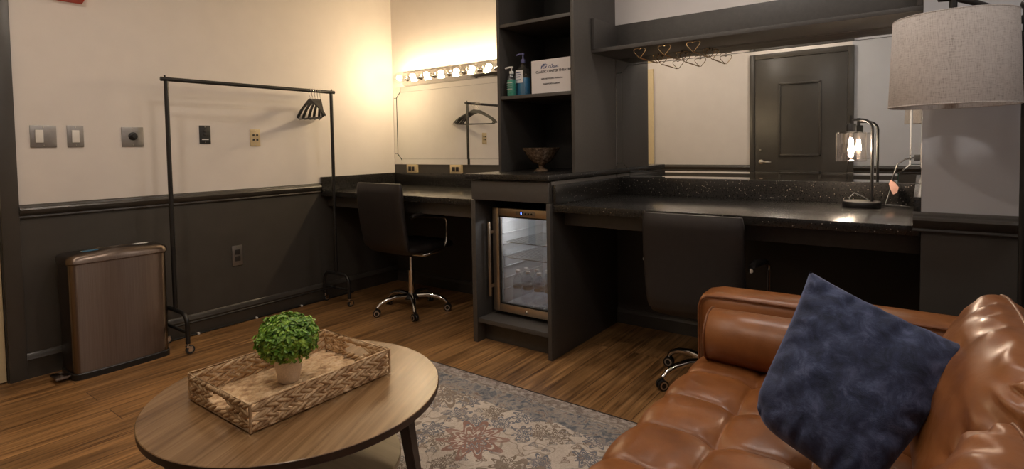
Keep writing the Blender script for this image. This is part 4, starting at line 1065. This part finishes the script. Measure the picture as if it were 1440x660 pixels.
# loose back cushions: knife-edge, wrinkled towards the welt
def pillow(bm, w, h, th, n=44, wr=.0, seed=0, pinch=.05, rc=0.):
    rn = Vector((seed*3.1, seed*1.7, 0))
    def side(sg):
        V = []
        for i in range(n+1):
            row = []
            for j in range(n+1):
                u, v = -1+2*i/n, -1+2*j/n
                e = min(1-abs(u), 1-abs(v)); prof_ = ((1-abs(u)**2.6)*(1-abs(v)**2.6))
                f = max(prof_, 0)**.46
                yy = u*w/2*(1-pinch*(1-v*v)); zz = v*h/2*(1-pinch*(1-u*u))
                x = sg*th/2*f
                if wr:
                    # folds running in from the welt
                    side_c = v if abs(u) > abs(v) else u
                    fold = math.sin(side_c*21+4*noise.noise(Vector((u*2, v*2, seed))))*(.5+.5*noise.noise(Vector((side_c*6, seed, 2.))))
                    x += sg*wr*fold*math.exp(-((e-.10)/.13)**2)*min(1, e*12)
                    x += sg*wr*.8*noise.noise(Vector((u*3.2, v*3.2, seed+9)))*f
                k = rc*(abs(u*v))**3; yy *= 1-k*min(1, h/w); zz *= 1-k
                row.append((x, yy, zz))
            V.append(row)
        return V
    A, B2 = side(1), side(-1)
    VA = [[bm.verts.new(p) for p in r] for r in A]
    VB = [[VA[i][j] if i in (0, n) or j in (0, n) else bm.verts.new(B2[i][j]) for j in range(n+1)] for i in range(n+1)]
    for i in range(n):
        for j in range(n):
            bm.faces.new((VA[i][j], VA[i+1][j], VA[i+1][j+1], VA[i][j+1])); bm.faces.new((VB[i][j], VB[i][j+1], VB[i+1][j+1], VB[i+1][j]))
    rim = [VA[i][0].co.copy() for i in range(n)]+[VA[n][j].co.copy() for j in range(n)]+[VA[i][n].co.copy() for i in range(n, 0, -1)]+[VA[0][j].co.copy() for j in range(n, 0, -1)]
    return rim
for k, (yc, wd, xc, zc) in enumerate(((-1.785, .79, 3.885, .600), (-2.560, .75, 3.830, .575))):
    b = BM(); rim = pillow(b, wd, .41, .190, 64, .015, k+1, .02, .13)
    mt = Matrix.Translation((xc, yc, zc)) @ Matrix.Rotation(R(21), 4, 'Y')
    bmesh.ops.transform(b, matrix=mt, verts=b.verts); bc = obj('back_cushion', b, 'leather', t, ang=180)
    b = BM(); tube(b, [mt @ p for p in rim], .0042, 8, closed=True); obj('welt', b, 'leather_seam', bc, ang=60)
# bolster
t2 = thing('bolster_cushion', 'cognac leather bolster roll lying against the far sofa arm', 'cushion', (3.46, -1.43, SZT+.01))
b = BM(); r = .088
lathe(b, [(0, -.275), (.05, -.276), (r-.010, -.270), (r, -.262), (r+.003, -.15), (r+.004, 0), (r+.003, .15), (r, .262), (r-.010, .27), (0, .276)], (3.462, -1.408, SZT+.096), 48, 'x'); obj('roll', b, 'leather', t2, ang=50)
for x in (3.462-.264, 3.462+.264):
    b = BM(); tube(b, [(x, -1.408+r*math.cos(2*PI*k/48), SZT+.096+r*math.sin(2*PI*k/48)) for k in range(48)], .004, 8, closed=True); obj('piping', b, 'leather_seam', t2)

# navy throw pillow standing on its corner
T_, R_, L_, B_ = Vector((3.557, -1.798, .858)), Vector((3.900, -1.768, .706)), Vector((3.440, -1.965, .522)), Vector((3.690, -2.050, .452))
cen = (T_+R_+L_+B_)/4
b = BM(); pillow(b, 2., 2., .15, 52, .013, 5, .05)
for v in b.verts:
    x, u, w_ = v.co.x, v.co.y, v.co.z
    k = .20*max(0, -u)**3*max(0, -w_)**3; u *= 1-k; w_ *= 1-k
    e0 = T_.lerp(R_, (u+1)/2); e1 = L_.lerp(B_, (u+1)/2); p = e1.lerp(e0, (w_+1)/2)
    du = (R_-T_).lerp(B_-L_, (1-w_)/2); dv = (T_-L_).lerp(R_-B_, (u+1)/2); nn = du.cross(dv).normalized()
    v.co = p + nn*x
o = obj('throw_pillow', b, 'velvet', ang=180); origin_to(o, cen); tag(o, 'navy blue velvet throw pillow standing on a corner on the sofa', 'pillow')

# ------------------------------------------------------------------ ceiling downlights
spots = [(1.90, -1.85, 'lamp_panel', 'recessed ceiling downlight above the coffee table edge'), (3.02, -.86, 'lamp_panel_cool', 'recessed ceiling downlight above the wide mirror counter'), (1.25, -2.72, 'lamp_panel', 'recessed ceiling downlight between the cream door and coffee table'),
         (2.65, -2.95, 'lamp_panel', 'recessed ceiling downlight before the dark door'), (3.85, -2.25, 'lamp_panel_cool', 'recessed ceiling downlight above the sofa')]
for x, y, m, lab in spots:
    t = thing('ceiling_downlight', lab, 'light', (x, y, ZC-.002), 0, 'recessed ceiling downlights')
    b = BM(); lathe(b, [(.088, ZC-.0005), (.115, ZC-.0005), (.115, ZC-.006), (.088, ZC-.010), (.088, ZC-.0005)], (x, y, 0), 32); obj('trim_ring', b, 'white_plastic', t)
    b = BM(); lathe(b, [(0, ZC-.004), (.086, ZC-.004), (.086, ZC-.001), (0, ZC-.001)], (x, y, 0), 32); obj('diffuser', b, m, t)

# ------------------------------------------------------------------ camera, world, view
cam = bpy.data.cameras.new('camera'); co = bpy.data.objects.new('camera', cam); COL.objects.link(co)
F, CYP = 775.34, 237.37
cam.sensor_fit = 'HORIZONTAL'; cam.sensor_width = 36.; cam.lens = F/1440*36
cam.shift_x = 0.; cam.shift_y = -(330-CYP)/1440
cam.clip_start = .02
yaw, pitch, roll = .6388, .0403, -.0172
fw = Vector((-math.sin(yaw)*math.cos(pitch), math.cos(yaw)*math.cos(pitch), -math.sin(pitch)))
rt = Vector((math.cos(yaw), math.sin(yaw), 0)); up = rt.cross(fw)
c, s = math.cos(roll), math.sin(roll); r2 = rt*c+up*s; u2 = up*c-rt*s
co.matrix_world = Matrix(((r2.x, u2.x, -fw.x, 3.7761), (r2.y, u2.y, -fw.y, -3.3274), (r2.z, u2.z, -fw.z, 1.1805), (0, 0, 0, 1)))
S.camera = co
w = bpy.data.worlds.new('world'); S.world = w; w.use_nodes = True
w.node_tree.nodes['Background'].inputs[0].default_value = (.9, .85, .8, 1); w.node_tree.nodes['Background'].inputs[1].default_value = .02
S.view_settings.view_transform = 'Standard'; S.view_settings.look = 'None'; S.view_settings.gamma = 1.; S.view_settings.exposure = .77
S.view_settings.use_curve_mapping = False
S.cycles.use_denoising = True
S.cycles.max_bounces = 10; S.cycles.diffuse_bounces = 5; S.cycles.glossy_bounces = 6; S.cycles.transparent_max_bounces = 16
S.cycles.sample_clamp_indirect = 6.; S.cycles.caustics_reflective = False; S.cycles.caustics_refractive = False
